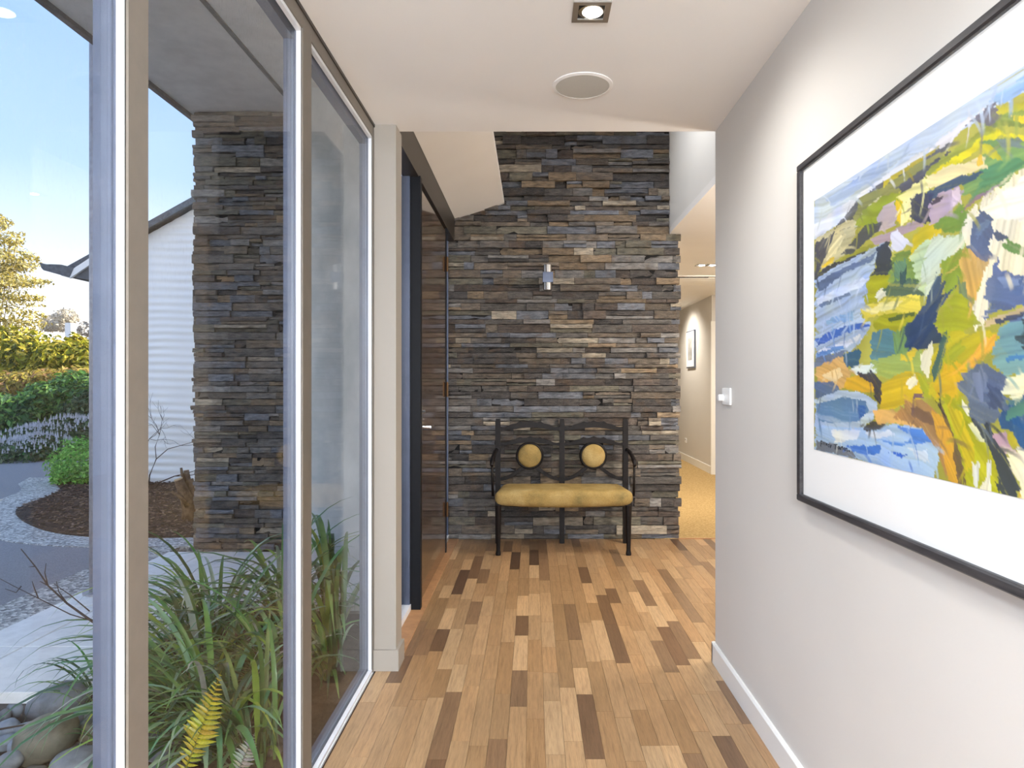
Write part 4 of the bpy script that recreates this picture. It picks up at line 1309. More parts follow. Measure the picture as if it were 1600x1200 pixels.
outer = spline([(-2.60, 5.70), (-3.30, 5.64), (-3.95, 5.66), (-4.60, 5.86), (-5.25, 6.30), (-5.80, 6.90), (-6.15, 7.50), (-6.32, 8.05), (-6.55, 8.60), (-7.0, 9.15)]) + [(-7.3, 9.75), (-2.4, 9.75), (-2.4, 5.70)]
slab('kerb_ribbon', outer, ZG - 0.006, M['aggregate'], 'curved pale exposed aggregate kerb around the mulch bed', 'kerb')
mbed = slab('mulch_bed', bed, ZG + 0.004, M['soil'], 'kidney shaped bed of dark bark mulch by the white wing', 'flower bed')
slab('gravel_strip', [(-2.955, 2.0), (-2.955, 5.62), (-3.3, 5.62), (-3.25, 2.0)], ZG - 0.004, M['aggregate'], 'narrow exposed aggregate strip between pavers and asphalt', 'path edge')
# mulch chips
r5 = random.Random(5)
mb = MB()
def in_poly(p, poly):
    res = False
    n = len(poly)
    for i in range(n):
        a, b = poly[i], poly[(i + 1) % n]
        if (a[1] > p[1]) != (b[1] > p[1]) and p[0] < (b[0] - a[0]) * (p[1] - a[1]) / (b[1] - a[1]) + a[0]:
            res = not res
    return res
k = 0
while k < 5200:
    p = (r5.uniform(-6.4, -2.7), r5.uniform(5.95, 9.25))
    if not in_poly(p, bed):
        continue
    k += 1
    L, w_ = r5.uniform(0.02, 0.06), r5.uniform(0.006, 0.016)
    a = r5.uniform(0, PI)
    ca_, sa_ = math.cos(a), math.sin(a)
    z = ZG + r5.uniform(0.004, 0.028)
    tl = r5.uniform(-0.3, 0.3) * L
    q = [(-L, -w_), (L, -w_), (L, w_), (-L, w_)]
    c = lin(r5.choice([(72, 60, 55), (96, 80, 72), (56, 47, 44), (128, 110, 96), (86, 74, 70)]))
    vt_ = [(p[0] + a_ * ca_ * 0.5 - b_ * sa_ * 0.5, p[1] + a_ * sa_ * 0.5 + b_ * ca_ * 0.5, z + tl * (1 if a_ > 0 else -1) * 0.5) for a_, b_ in q]
    vt_ += [(v_[0], v_[1], v_[2] - 0.006) for v_ in vt_]
    mb.add(vt_, [(0, 1, 2, 3), (0, 4, 5, 1), (1, 5, 6, 2), (2, 6, 7, 3), (3, 7, 4, 0)], c)
o = mb.build('mulch_chips', M['chip'], mbed); o['kind'] = 'stuff'

# pavers of the entry path
pav = struct('path', MB().box(-2.95, -1.985, 2.985, YS, -0.31, ZG - 0.035).box(-1.985, -0.80, 4.13, YS, -0.31, ZG - 0.035), M['fascia'], 'entry path of large pale concrete pavers leading to the front door', 'path')
xs_ = [-2.95, -2.643, -1.985, -1.33, -0.80]
ys_ = [2.97, 3.49, 4.13, 4.77, 5.45]
for i in range(len(xs_) - 1):
    for j in range(len(ys_) - 1):
        if xs_[i] > -2.0 and ys_[j] < 4.1:
            continue
        g = 0.004
        x0, x1, y0, y1 = xs_[i] + g, xs_[i + 1] - g, ys_[j] + g, ys_[j + 1] - g
        b = 0.003
        mb = MB()
        mb.add([(x0, y0, ZG - 0.05), (x1, y0, ZG - 0.05), (x1, y1, ZG - 0.05), (x0, y1, ZG - 0.05), (x0, y0, ZG - b), (x1, y0, ZG - b), (x1, y1, ZG - b), (x0, y1, ZG - b),
                (x0 + b, y0 + b, ZG), (x1 - b, y0 + b, ZG), (x1 - b, y1 - b, ZG), (x0 + b, y1 - b, ZG)],
               [(0, 1, 5, 4), (1, 2, 6, 5), (2, 3, 7, 6), (3, 0, 4, 7), (4, 5, 9, 8), (5, 6, 10, 9), (6, 7, 11, 10), (7, 4, 8, 11), (8, 9, 10, 11)])
        mb.build('paver', M['paver'], pav)
# planting bed between glazing and path
ZB = -0.235
slab('planting_bed', [(-2.95, -4.2), (-0.762, -4.2), (-0.762, 2.98), (-0.80, 5.0), (-1.9, 5.0), (-1.9, 2.98), (-2.95, 2.98)], ZB, M['soil'], 'dark soil bed with river stones along the glazing', 'flower bed')
slab('planting_mound', [(-1.98, 2.98), (-0.762, 2.98), (-0.762, 4.125), (-1.98, 4.125)], -0.15, M['soil'], 'raised dark soil under the tall strap-leaved plants by the porch', 'flower bed')
# ------------------------------------------------------------------ river stones
r6 = random.Random(9)
def river_stone(px, py, w, h, label, col, rot=0.0, zb=ZB + 0.02):
    zc = zb + 0.035
    Y = F * (H - zc) / (py - CY)
    k = Y / F
    X = (px - CX) * k
    hw = w * k / 2; hh = max(0.03, min(hw * 0.8, h * k / 2 * 1.02))
    hd = hw * r6.uniform(0.62, 0.8)
    mb = MB()
    nu, nv = 20, 12
    vs_, fs = [], []
    sd = r6.uniform(0, 100)
    for j in range(nv + 1):
        th = PI * j / nv
        for i in range(nu):
            ph = 2 * PI * i / nu
            d = Vector((math.sin(th) * math.cos(ph), math.sin(th) * math.sin(ph), math.cos(th)))
            e = 0.85
            d2 = Vector((math.copysign(abs(d.x) ** e, d.x), math.copysign(abs(d.y) ** e, d.y), math.copysign(abs(d.z) ** e, d.z)))
            s = 1 + 0.16 * mnoise.noise(d * 1.1 + Vector((sd, 0, 0))) + 0.04 * mnoise.noise(d * 3 + Vector((0, sd, 0)))
            vs_.append((d2.x * hw * s, d2.y * hd * s, d2.z * hh * s))
    for j in range(nv):
        for i in range(nu):
            fs.append((j * nu + i, (j + 1) * nu + i, (j + 1) * nu + (i + 1) % nu, j * nu + (i + 1) % nu))
    mb.add(vs_, fs)
    o = mb.build('river_stone', M['pebble'], None, smooth=True)
    o.location = (X, Y, zb + hh * 0.78)
    o.rotation_euler = (0, rot, r6.uniform(-0.5, 0.5))
    o.color = (*lin(col), 1)
    return tag(o, label, 'stone', 'river stones by the glazing')
GR = (118, 122, 126); OL = (112, 108, 92); DK = (96, 98, 102); BL = (130, 138, 148)
RS = [
 (90, 1104, 104, 50, 'long grey river stone behind the olive one, largest grey stone', GR, -0.3),
 (73, 1164, 100, 66, 'largest olive brown mossy river stone in the bed', OL, -0.35),
 (122, 1188, 78, 34, 'pale grey river stone right of the big olive stone', GR, 0.0),
 (39, 1070, 40, 20, 'oval pale river stone nearest the paver edge', GR, 0.0),
 (63, 1088, 42, 28, 'speckled grey river stone behind the long grey one', DK, -0.3),
 (25, 1105, 34, 26, 'smooth light river stone left of the long grey one', BL, -0.1),
 (20, 1087, 44, 20, 'flat brownish river stone left of the speckled grey one', DK, 0.1),
 (128, 1124, 52, 36, 'rounded grey river stone behind the dark oval, right of the long one', GR, -0.2),
 (48, 1140, 46, 28, 'flat greenish river stone just behind the big olive stone', GR, 0.1),
 (14, 1133, 36, 24, 'bluish river stone at the left edge, under a dry twig', BL, 0.0),
 (141, 1146, 44, 36, 'dark oval river stone close to the window frame', OL, 0.0),
 (10, 1156, 34, 20, 'low bluish river stone at the left edge beside moss', BL, 0.0),
 (30, 1164, 34, 26, 'small blue grey river stone touching the olive one', BL, 0.0),
 (16, 1186, 42, 28, 'pale grey river stone at the lower left corner', GR, -0.3),
 (76, 1073, 24, 12, 'tiny grey river stone right of the oval pale one', DK, 0.0),
 (6, 1076, 26, 12, 'tiny flat river stone at the left edge by the pavers', DK, 0.0),
 (4, 1102, 24, 24, 'greenish river stone cut by the left edge', OL, 0.0),
 (110, 1073, 34, 14, 'half buried grey river stone under the strap leaves', DK, 0.0),
 (138, 1105, 22, 14, 'small dark river stone behind the rounded grey one', DK, 0.0),
 (8, 1115, 20, 10, 'thin grey river stone wedged at the left edge', DK, 0.0),
 (248, 1172, 36, 24, 'bluish river stone seen between frame and yellow fern', BL, 0.0),
 (256, 1194, 44, 20, 'grey river stone at the bottom beside the yellow fern', GR, 0.0),
 (242, 1140, 26, 22, 'dark river stone in shade behind the frame', DK, 0.0),
 (282, 1150, 30, 16, 'grey river stone under leaves left of the yellow fern', GR, 0.0),
 (170, 1170, 40, 30, 'grey river stone hidden partly by the window frame', GR, 0.0),
]
for a in RS:
    river_stone(*a)
# smaller stones filling the bed: countless, one object
mb = MB()
for k in range(420):
    x, y = r6.uniform(-2.9, -1.0), r6.uniform(0.6, 2.93)
    s = r6.uniform(0.016, 0.04)
    c = lin(r6.choice([(96, 100, 106), (84, 84, 84), (110, 108, 100), (70, 66, 62)]))
    mb.rbox((x, y, ZB + s * 0.25), (s * 2.2, s * 1.7, s * 1.2), s * 0.55, 3, None, c)
o = mb.build('fill_pebbles', M['chip'], None, smooth=True)
tag(o, 'small dark pebbles filling gaps between the river stones', 'pebbles', kind='stuff')
# dry twigs
def twig(name, pts, rad, label, mat='bark_twig', cat='twig', branches=()):
    t = thing(name, pts[0], label, cat)
    MB().tube(pts, [rad * (1 - 0.6 * i / (len(pts) - 1)) for i in range(len(pts))], 6).build('stem', M[mat], t)
    for b in branches:
        MB().tube(b, [rad * 0.5 * (1 - 0.6 * i / (len(b) - 1)) for i in range(len(b))], 5).build('side_shoot', M[mat], t)
    return t
twig('dry_twig', [(-2.5, 2.62, ZB + 0.10), (-2.2, 2.64, ZB + 0.125), (-2.0, 2.72, ZB + 0.13)], 0.007, 'fallen brown twig lying on the river stones')
def pt3(px, py, Y):
    return ((px - CX) * Y / F, Y, H - (py - CY) * Y / F)
base_tw = pt3(172, 990, 3.0)
twig('bare_branches', [base_tw, pt3(140, 968, 3.0), pt3(105, 943, 3.05), pt3(75, 915, 3.1), pt3(55, 885, 3.15), pt3(33, 858, 3.2)], 0.006, 'leafless dark shrub branches reaching out over the pavers', cat='shrub',
     branches=([pt3(150, 972, 3.0), pt3(110, 960, 3.0), pt3(60, 935, 3.0), pt3(20, 915, 3.05), pt3(-8, 900, 3.05)],
               [pt3(60, 935, 3.0), pt3(54, 920, 3.0), pt3(50, 908, 3.0)], [pt3(75, 915, 3.1), pt3(70, 895, 3.1), pt3(72, 880, 3.1)],
               [pt3(105, 943, 3.05), pt3(92, 925, 3.05), pt3(88, 908, 3.05)], [pt3(55, 885, 3.15), pt3(45, 886, 3.15)], [pt3(140, 955, 2.95), pt3(110, 930, 2.95), pt3(84, 912, 2.95)],
               [pt3(75, 915, 3.1), pt3(62, 908, 3.1)], [pt3(33, 916, 3.05), pt3(25, 926, 3.05), pt3(8, 920, 3.05)]))

# ------------------------------------------------------------------ strap-leaved plants
r7 = random.Random(17)
def leaf_mesh(L, w, a0, droop, twist, name):
    n = 11
    vs_, fs = [], []
    x = z = 0.0
    ang = a0
    for i in range(n + 1):
        t = i / n
        wd_ = w * (0.55 + 0.9 * t if t < 0.45 else 0.955 * (1 - ((t - 0.45) / 0.55) ** 1.8)) 
        wd_ = max(wd_, 0.0006)
        side = twist * t
        for s_, lift in ((-1, 0.30), (0, 0.0), (1, 0.30)):
            vs_.append((x - math.sin(ang) * lift * wd_ * 0.5, s_ * wd_ / 2 + side * L * t, z + math.cos(ang) * lift * wd_ * 0.5))
        st = L / n
        x += math.cos(ang) * st
        z += math.sin(ang) * st
        ang -= droop * (0.25 + 1.5 * t) / n
    for i in range(n):
        for k in range(2):
            fs.append((3 * i + k, 3 * i + k + 1, 3 * i + 4 + k, 3 * i + 3 + k))
    me = bpy.data.meshes.new(name)
    me.from_pydata(vs_, [], fs)
    me.polygons.foreach_set('use_smooth', [True] * len(me.polygons))
    me.materials.append(M['leaf'])
    return me
LEAF = []
for k in range(26):
    L = r7.uniform(0.55, 0.95)
    LEAF.append(leaf_mesh(L, r7.uniform(0.022, 0.033), r7.uniform(0.75, 1.40), r7.uniform(1.7, 3.3), r7.uniform(-0.12, 0.12), 'strap_leaf_%d' % k))
GREENS = [(84, 132, 66), (104, 150, 84), (66, 110, 58), (124, 162, 92), (140, 170, 134), (92, 140, 96), (150, 180, 76), (56, 92, 52), (164, 184, 160)]
def clump(x, y, n, scale, label, lean=None, zb=ZB):
    t = thing('strap_leaf_plant', (x, y, zb), label, 'plant', 'strap-leaved plants along the glazing')
    for k in range(int(n * 1.5)):
        o = bpy.data.objects.new('leaf', r7.choice(LEAF))
        a = r7.uniform(0, 2 * PI)
        if lean is not None and r7.random() < 0.65:
            a = lean + r7.gauss(0, 0.75)
        # keep leaves from poking through the glazing
        s = scale * r7.uniform(0.7, 1.08)
        ux, uy = math.cos(a), math.sin(a)
        bx_, by_ = ux * 0.10 * r7.random(), uy * 0.10 * r7.random()
        reach = 0.62 * s
        lim = -0.775 - (x + bx_)
        tilt = 0.0
        if ux * reach > lim:
            # turn the leaf along the glass instead
            a = math.copysign(PI / 2 + r7.uniform(0.15, 0.9), uy)
            s *= 0.95
        if r7.random() < 0.25:
            tilt = -r7.uniform(0.1, 0.35)
        o.rotation_euler = (0, tilt, a)
        o.location = (bx_, by_, 0)
        o.scale = (s, s, s)
        c = lin(r7.choice(GREENS))
        o.color = (*[v_ * r7.uniform(0.85, 1.15) for v_ in c], 1)
        COL.objects.link(o)
        o.parent = t
    return t
W_, SW_ = PI, PI * 1.25
clump(-1.30, 2.75, 72, 1.0, 'strap-leaved plant in front, arching towards the yellow fern', SW_ - 0.2)
clump(-1.55, 3.15, 58, 1.0, 'strap-leaved plant at the middle of the window, behind the front one', W_ + 0.5)
clump(-1.18, 3.15, 52, 1.0, 'strap-leaved plant seen through the mullion beside the silver frame', W_ + 0.9)
clump(-1.92, 3.02, 15, 0.52, 'strap-leaved plant spilling onto the pale pavers by the near mullion', W_, ZG - 0.10)
clump(-1.78, 3.75, 48, 0.95, 'strap-leaved plant at the back left, in front of the slate pier', W_ + 0.6, -0.16)
clump(-1.42, 3.85, 48, 1.02, 'strap-leaved plant at the back centre below the slate pier', None, -0.16)
clump(-1.12, 3.72, 36, 1.15, 'tall strap-leaved plant in front of the concrete wall', None, -0.15)
clump(-0.98, 3.30, 30, 0.85, 'strap-leaved plant close to the glass, left of the beige pier', W_ + 1.2, -0.16)
clump(-1.08, 2.66, 34, 0.80, 'small strap-leaved plant close to the glass near the pier', W_ + 1.0)
clump(-1.66, 2.72, 9, 0.36, 'low strap-leaved tuft among the river stones behind the frame', W_)

# ferns
def fern(name, base, tip, bend, n, wmax, col, label):
    t = thing(name, base, label, 'fern')
    b, e = Vector(base), Vector(tip)
    pts = []
    for i in range(13):
        q = i / 12
        pts.append(b.lerp(e, q) + Vector(bend) * math.sin(q * PI) )
    st = MB().tube([tuple(p) for p in pts], [0.0035 * (1 - 0.8 * i / 12) for i in range(13)], 6).build('stalk', M['leaf'], t)
    st.color = (*lin(tuple(int(v_ * 0.8) for v_ in col)), 1)
    # leaflet mesh: pointed, slightly folded blade with thickness by fold
    me = bpy.data.meshes.new('leaflet')
    me.from_pydata([(0, -0.09, 0.02), (0.25, -0.17, 0.05), (0.6, -0.13, 0.04), (1, 0, -0.04), (0.6, 0.13, 0.04), (0.25, 0.17, 0.05), (0, 0.09, 0.02), (0.3, 0, 0), (0.65, 0, 0)], [],
                   [(0, 1, 7), (1, 2, 8, 7), (2, 3, 8), (3, 4, 8), (4, 5, 7, 8), (5, 6, 7), (6, 0, 7)])
    me.materials.append(M['leaf'])
    dirv = (e - b).normalized()
    side = dirv.cross(Vector((0, -1, 0.2))).normalized()
    for i in range(n):
        q = 0.14 + 0.86 * i / n
        p = b.lerp(e, q) + Vector(bend) * math.sin(q * PI)
        ln = wmax * (math.sin(min(1, q * 1.15) * PI * 0.5) if q < 0.5 else 1) * (1 if q < 0.5 else max(0.12, 1 - ((q - 0.5) / 0.5) ** 1.5))
        for s_ in (-1, 1):
            o = bpy.data.objects.new('leaflet', me)
            dx = (side * s_ + dirv * 0.35 + Vector((0, r7.uniform(-0.15, 0.15), 0))).normalized()
            nz = dx.cross(dirv).normalized()
            ny = nz.cross(dx).normalized()
            mt = Matrix((dx, ny, nz)).transposed().to_4x4()
            o.rotation_euler = mt.to_euler()
            o.location = p - b
            o.scale = (ln, ln * 0.8, ln)
            o.color = (*[v_ * r7.uniform(0.8, 1.2) for v_ in lin(col)], 1)
            COL.objects.link(o)
            o.parent = t
    return t
fern('fern_frond', pt3(258, 1272, 2.25), pt3(346, 1048, 2.30), (0.01, 0, 0.0), 26, 0.07, (196, 184, 44), 'yellow green fern frond standing up behind the glass')
fern('dry_fern_frond', pt3(346, 1262, 2.25), pt3(398, 1145, 2.28), (0.01, 0, 0.02), 18, 0.045, (170, 172, 160), 'dried silvery fern frond right of the yellow one')

# ================================================================== white wing of the house
wg = thing('house_wing', (-4.6, 9.2, ZG), 'white wing of the house with rippled wall and pitched roof', 'building')
YW = 9.20
xl, xrw = -5.85, -1.2
xm_ = -3.6
slope = 0.555
zr = lambda x: 3.06 + slope * (x + 5.87) if x <= xm_ else 3.06 + slope * (2 * xm_ - x + 5.87)
nx = 60
vs_, fs = [], []
xw = [xl + (-2.2 - xl) * i / nx for i in range(nx + 1)]
nz_ = 330
for j in range(nz_ + 1):
    for i, x in enumerate(xw):
        top = zr(x) - 0.10
        z = ZG - 0.1 + (4.5 - ZG) * j / nz_
        z = min(z, top)
        ph = z / 0.105 * 2 * PI + 1.5 * mnoise.noise((x * 1.4, z * 0.9, 0)) * 2.2 + x * 0.5
        d = 0.018 * (0.5 + 0.5 * math.sin(ph)) * (0.6 + 0.6 * mnoise.noise((x * 2, z * 3, 5)))
        vs_.append((x, YW - d, z))
for j in range(nz_):
    for i in range(nx):
        a = j * (nx + 1) + i
        fs.append((a, a + 1, a + nx + 2, a + nx + 1))
mb = MB(); mb.add(vs_, fs)
mb.build('rippled_wall', M['wing_wall'], wg, smooth=True)
mb = MB(); mb.prism([(xl, ZG - 0.1), (xrw, ZG - 0.1), (xrw, zr(xrw) - 0.1), (xm_, zr(xm_) - 0.1), (xl, zr(xl) - 0.1)], 'y', YW + 0.01, 14.5)
mb.build('body', M['wing_wall'], wg)
def roofpoly(x0, x1, lo, hi):
    return [(x0, zr(x0) + lo), (x1, zr(x1) + lo), (x1, zr(x1) + hi), (x0, zr(x0) + hi)]
MB().prism(roofpoly(-6.36, xm_, -0.045, 0.0), 'y', YW - 0.15, 14.9).build('roof_slope', M['roof_edge'], wg)
MB().prism(roofpoly(xm_, xrw + 0.3, -0.045, 0.0), 'y', YW - 0.15, 14.9).build('roof_slope', M['roof_edge'], wg)
MB().prism(roofpoly(-6.30, xm_, -0.10, -0.035), 'y', YW - 0.17, YW - 0.14).build('barge_board', M['roof_edge'], wg)
MB().prism([(-6.26, 2.69), (-5.80, 2.99), (-5.80, 2.90), (-6.16, 2.66)], 'y', YW - 0.26, YW - 0.22).build('eave_trim', M['wing_wall'], wg)
MB().prism([(-6.30, 2.70), (-5.80, 2.63), (-5.80, 3.0)], 'y', YW - 0.22, 14.9).build('eave_soffit', M['roof_edge'], wg)
# upturned gutter
MB().prism([(-6.555, 2.87), (-6.53, 2.80), (-6.50, 2.765), (-6.16, 2.67), (-6.10, 2.80), (-6.26, 2.84), (-6.38, 2.845), (-6.48, 2.845)], 'y', YW - 0.27, 14.9).build('gutter', M['roof_edge'], wg)

# ------------------------------------------------------------------ shrubs and trees
r8 = random.Random(3)
def leaf_cloud(mb, c, rad, n, size, cols, r, hollow=0.55, flat=0.0):
    cx, cy, cz = c
    for k in range(n):
        d = Vector((r.gauss(0, 1), r.gauss(0, 1), r.gauss(0, 1))).normalized()
        lump = 1 + 0.22 * mnoise.noise(d * 2.3 + Vector(c))
        q = (hollow + (1 - hollow) * r.random() ** 0.6) * lump
        p = Vector((cx + d.x * rad[0] * q, cy + d.y * rad[1] * q, cz + d.z * rad[2] * q))
        u = (d + Vector((r.gauss(0, .6), r.gauss(0, .6), r.gauss(0, .6) + 0.25))).normalized()
        a = u.orthogonal().normalized()
        a = (Matrix.Rotation(r.uniform(0, 2 * PI), 3, u) @ a)
        b = u.cross(a)
        s = size * r.uniform(0.6, 1.3)
        col = lin(r.choice(cols))
        kk = r.uniform(0.8, 1.2)
        mb.add([p - a * s, p + b * s * 0.45 + u * s * 0.15, p + a * s, p - b * s * 0.45 + u * s * 0.15], [(0, 1, 2), (0, 2, 3)], tuple(v_ * kk for v_ in col))

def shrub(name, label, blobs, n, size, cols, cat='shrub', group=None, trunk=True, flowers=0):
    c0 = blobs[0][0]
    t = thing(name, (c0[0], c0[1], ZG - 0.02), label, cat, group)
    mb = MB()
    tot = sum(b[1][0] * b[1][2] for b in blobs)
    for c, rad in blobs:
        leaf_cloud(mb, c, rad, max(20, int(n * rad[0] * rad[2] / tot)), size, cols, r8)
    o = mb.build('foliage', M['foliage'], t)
    if flowers:
        fm = MB()
        for c, rad in blobs:
            for k in range(int(flowers / len(blobs))):
                a = r8.uniform(0, 2 * PI); q = r8.random() ** 0.5
                th = r8.uniform(0.05, 1.3)
                p = Vector((c[0] + rad[0] * math.cos(a) * math.sin(th) * 1.05, c[1] + rad[1] * math.sin(a) * math.sin(th) * 1.05, c[2] + rad[2] * math.cos(th) * 1.08))
                h_ = r8.uniform(0.04, 0.11)
                s = 0.018
                fm.add([p + Vector((-s, 0, 0)), p + Vector((s, 0, 0)), p + Vector((0, 0, h_)), p + Vector((0, -s, 0)), p + Vector((0, s, 0))], [(0, 1, 2), (3, 4, 2), (0, 3, 2), (1, 4, 2)], lin((228, 228, 232)))
        f = fm.build('flower_spikes', M['foliage'], t); f['kind'] = 'stuff'
    if trunk:
        tm = MB()
        for c, rad in blobs[:5]:
            tm.tube([(c0[0], c0[1], ZG - 0.05), ((c0[0] + c[0]) / 2, (c0[1] + c[1]) / 2, (ZG + c[2]) / 2 - 0.1), (c[0], c[1], c[2])], [0.05 * max(0.4, rad[0]), 0.035 * max(0.4, rad[0]), 0.012], 6)
        tm.build('stem', M['bark'], t)
    return t
def at(px, py, Y):
    return pt3(px, py, Y)
def bl(px, py, Y, rx, ry, rz):
    return (at(px, py, Y), (rx, ry, rz))
YG = [(188, 172, 84), (170, 156, 70), (208, 194, 120), (146, 138, 66), (120, 116, 60), (224, 212, 156), (216, 204, 140)]
YG2 = [(176, 170, 44), (150, 152, 40), (204, 190, 70), (118, 124, 36), (90, 100, 32), (216, 196, 84)]
GN = [(78, 126, 58), (104, 148, 68), (62, 100, 50), (130, 166, 84), (48, 80, 42), (98, 138, 84)]
GN2 = [(74, 96, 66), (96, 116, 82), (58, 80, 56), (120, 136, 98), (84, 110, 60)]
LG = [(120, 178, 76), (142, 198, 92), (98, 156, 64), (162, 210, 110)]
shrub('round_shrub', 'bright light green rounded shrub beside the mulch bed', [bl(135, 728, 9.35, 0.50, 0.42, 0.42), bl(112, 742, 9.2, 0.28, 0.28, 0.22)], 4200, 0.030, LG)
shrub('flowering_border', 'low white flowering border plant along the drive, nearest the asphalt', [bl(20, 712, 11.9, 0.75, 0.5, 0.26), bl(62, 705, 12.2, 0.6, 0.5, 0.28), bl(-30, 714, 11.8, 0.6, 0.5, 0.25)], 2600, 0.05, GN2 + [(70, 120, 52)], flowers=560, trunk=False)
shrub('flowering_border', 'white flowering border plant behind the light green rounded shrub', [bl(70, 684, 12.8, 0.75, 0.5, 0.22), bl(115, 678, 13.0, 0.8, 0.5, 0.30), bl(165, 676, 13.0, 0.7, 0.5, 0.30)], 2600, 0.05, GN2, flowers=560, trunk=False)
shrub('broadleaf_shrub', 'bright green broadleaf shrub at the left edge of the garden', [bl(20, 655, 13.6, 0.62, 0.6, 0.50), bl(-25, 650, 13.8, 0.6, 0.6, 0.55), bl(55, 648, 13.9, 0.6, 0.6, 0.50)], 5200, 0.075, GN)
shrub('broadleaf_shrub', 'mid green broadleaf shrub behind the white flowering border', [bl(95, 638, 14.3, 0.75, 0.7, 0.62), bl(140, 640, 14.3, 0.7, 0.7, 0.66), bl(120, 610, 14.6, 0.6, 0.6, 0.42), bl(70, 625, 14.6, 0.5, 0.5, 0.4)], 6500, 0.075, GN)
shrub('grey_leaf_shrub', 'grey green fine-leaved shrub next to the steel post', [bl(132, 650, 13.4, 0.42, 0.4, 0.42), bl(160, 640, 13.4, 0.45, 0.4, 0.5)], 2600, 0.06, GN2)
shrub('reddish_hedge', 'low russet and yellow hedge behind the green shrubs', [bl(20, 606, 17.0, 0.9, 0.8, 0.42), bl(70, 598, 17.2, 0.9, 0.8, 0.35), bl(125, 594, 17.3, 0.9, 0.8, 0.35)], 3000, 0.08, [(186, 162, 92), (166, 130, 90), (164, 148, 64), (120, 114, 56), (176, 164, 70)])
shrub('golden_hedge', 'sunlit golden hedge below the distant roof, right part', [bl(105, 568, 19.5, 1.0, 0.9, 0.70), bl(150, 572, 19.5, 0.9, 0.9, 0.72), bl(120, 548, 19.8, 0.35, 0.4, 0.5)], 5200, 0.095, YG2)
shrub('golden_hedge', 'sunlit golden hedge at the left below the conifer', [bl(10, 560, 20.0, 1.1, 0.9, 0.95), bl(55, 562, 19.8, 0.95, 0.9, 0.80), bl(-30, 556, 20.0, 0.9, 0.9, 1.0)], 6000, 0.10, YG2)
# golden tree: layered sprays
gb = []
for (px, py, rx, rz) in ((-20, 380, 1.0, 0.45), (8, 372, 0.55, 0.30), (-10, 410, 1.2, 0.42), (22, 398, 0.65, 0.25), (30, 420, 0.55, 0.16), (48, 402, 0.25, 0.10), (-15, 440, 1.2, 0.42), (18, 436, 0.8, 0.26), (45, 442, 0.6, 0.15), (60, 440, 0.3, 0.09), (-10, 470, 1.2, 0.4), (22, 462, 0.8, 0.2), (50, 476, 0.45, 0.10), (10, 492, 1.1, 0.3), (-20, 510, 1.2, 0.5), (24, 510, 0.9, 0.32), (40, 500, 0.5, 0.15), (-30, 345, 0.8, 0.5), (5, 348, 0.3, 0.22), (-40, 420, 1.3, 1.2)):
    gb.append(bl(px, py, 22.0 + r8.uniform(-0.6, 0.6), rx, rx * 0.9, rz * 0.8))
    gb.append(bl(px + rx * 34 + r8.uniform(-4, 8), py + r8.uniform(-10, 8), 22.0 + r8.uniform(-0.6, 0.6), rx * 0.45, rx * 0.4, rz * 0.28))
shrub('golden_conifer', 'tall golden leaved tree in low sun at the left edge', gb, 9500, 0.062, YG, 'tree')
# distant trees, haze put into their pale leaf colours, and roofs
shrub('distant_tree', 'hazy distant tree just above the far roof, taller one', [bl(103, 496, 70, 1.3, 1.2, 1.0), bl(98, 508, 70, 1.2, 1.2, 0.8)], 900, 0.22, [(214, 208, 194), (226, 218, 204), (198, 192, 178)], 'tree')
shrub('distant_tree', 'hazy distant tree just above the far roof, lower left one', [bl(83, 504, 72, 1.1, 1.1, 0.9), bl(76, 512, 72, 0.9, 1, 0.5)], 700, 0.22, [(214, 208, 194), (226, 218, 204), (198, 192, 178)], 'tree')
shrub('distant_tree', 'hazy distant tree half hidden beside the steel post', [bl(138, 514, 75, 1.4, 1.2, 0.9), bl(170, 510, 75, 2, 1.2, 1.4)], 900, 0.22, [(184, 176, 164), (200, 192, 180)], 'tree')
fh = thing('distant_house', (at(110, 540, 34)[0], 36, ZG), 'far neighbouring house with a grey roof and pale chimney', 'building')
x0 = at(48, 540, 34)[0]; x1 = at(220, 540, 34)[0]
z_e = at(0, 548, 34)[2]; z_r = at(0, 513, 34)[2]
MB().box(x0 + 0.6, x1, 35.0, 41.0, -0.3, z_e).build('walls', plain('far_wall', (176, 124, 96), 0.8), fh)
MB().add
mb = MB()
mb.add([(x0 - 0.2, 34, z_e), (x1, 34, z_e), (x1, 38, z_r), (x0 + 1.2, 38, z_r), (x0 - 0.2, 42, z_e), (x1, 42, z_e)], [(0, 1, 2, 3), (3, 2, 5, 4), (0, 3, 4)])
mb.build('roof', M['roof_far'], fh)
cxx = at(108, 525, 36)[0]
MB().box(cxx - 0.16, cxx + 0.16, 35.9, 36.3, z_e, z_r + 0.45).build('chimney', M['wing_wall'], fh)

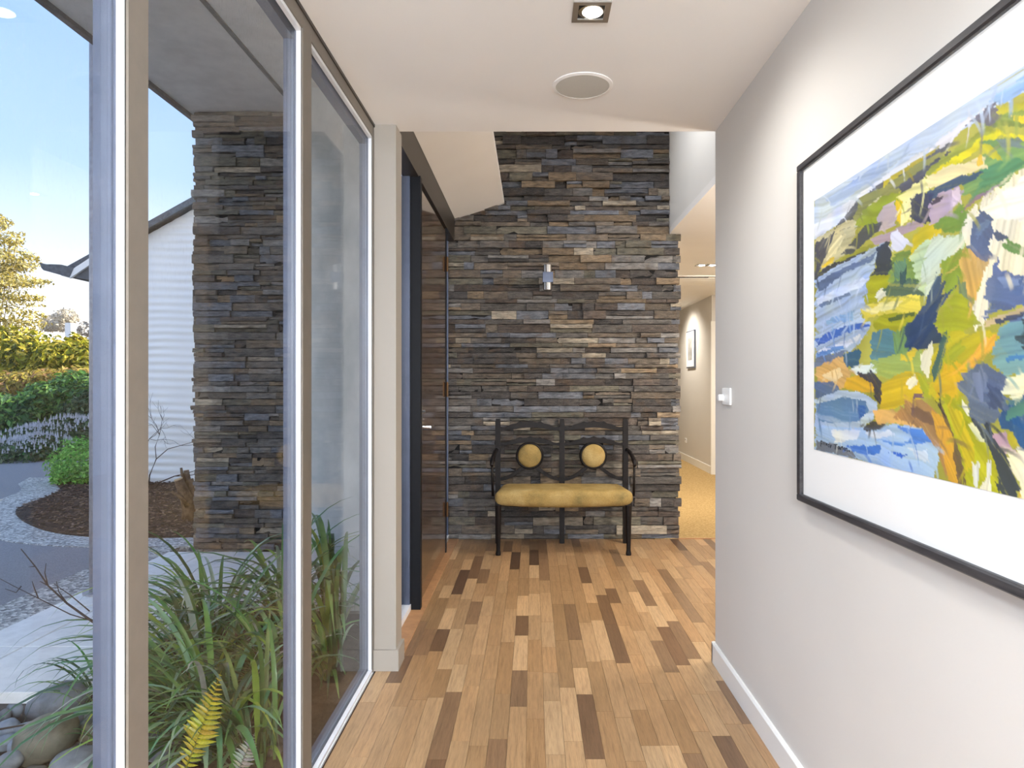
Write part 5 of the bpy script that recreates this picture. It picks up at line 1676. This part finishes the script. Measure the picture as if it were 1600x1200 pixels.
# bare shrub and stump by the wing wall
r9 = random.Random(12)
bs = thing('leafless_shrub', (*G(240, 762, ZG), ZG), 'leafless twiggy shrub against the white rippled wall', 'shrub')
def grow(mb, p, d, L, r_, depth):
    q = p + d * L
    mid = p + d * L * 0.5 + Vector((r9.gauss(0, 1), r9.gauss(0, 0.4), r9.gauss(0, 1))) * L * 0.06
    mb.tube([tuple(p), tuple(mid), tuple(q)], [r_, r_ * 0.85, r_ * 0.7], 5)
    if depth == 0:
        return
    for k in range(r9.choice((2, 3, 3))):
        nd = (d + Vector((r9.gauss(0, 0.55), r9.gauss(0, 0.25), r9.gauss(0.05, 0.5)))).normalized()
        grow(mb, q, nd, L * r9.uniform(0.6, 0.85), r_ * 0.62, depth - 1)
for k, (d, L) in enumerate((((0.25, 0, 1), 0.42), ((-0.3, 0, 1), 0.45), ((0.7, -0.1, 0.45), 0.36))):
    mb = MB()
    b0 = Vector((*G(240, 762, ZG), ZG - 0.02)) + Vector((0.03 * k, -0.12, 0))
    grow(mb, b0, Vector(d).normalized(), L, 0.010, 4)
    mb.build('branch', M['bark_twig'], bs)
sx, sy = G(296, 812, ZG)
st = thing('tree_stump', (sx, sy, ZG), 'cut back tree stump with sawn branch stubs in the mulch', 'stump')
def P3(px, py, dy=0.0):
    return pt3(px, py, sy + dy)
MB().tube([P3(298, 815), P3(297, 795), P3(291, 778, -0.03), P3(284, 762, -0.05), P3(279, 750, -0.06)], [0.085, 0.075, 0.06, 0.05, 0.042], 10).build('trunk', M['bark'], st, smooth=True)
MB().tube([P3(300, 800, 0.05), P3(296, 765, 0.06), P3(291, 735, 0.06)], [0.05, 0.035, 0.026], 9).build('branch_stub', M['bark'], st, smooth=True)
MB().tube([P3(304, 800, 0.04), P3(302, 770, 0.05), P3(298, 748, 0.05)], [0.05, 0.034, 0.026], 9).build('branch_stub', M['bark'], st, smooth=True)
MB().tube([P3(293, 790, -0.05), P3(284, 778, -0.10), P3(268, 768, -0.14)], [0.03, 0.02, 0.012], 8).build('branch_stub', M['bark'], st, smooth=True)
MB().tube([P3(288, 752, 0.02), P3(284, 738, 0.02), P3(283, 731, 0.02)], [0.02, 0.014, 0.012], 8).build('branch_stub', M['bark'], st, smooth=True)
MB().tube([P3(279.0, 749.5, -0.061), P3(278.2, 747.6, -0.063)], [0.041, 0.040], 10).build('sawn_end', M['cutwood'], st)
MB().tube([P3(291.0, 735.0, 0.06), P3(290.9, 734.4, 0.06)], [0.0255, 0.0250], 9).build('sawn_end', M['cutwood'], st)
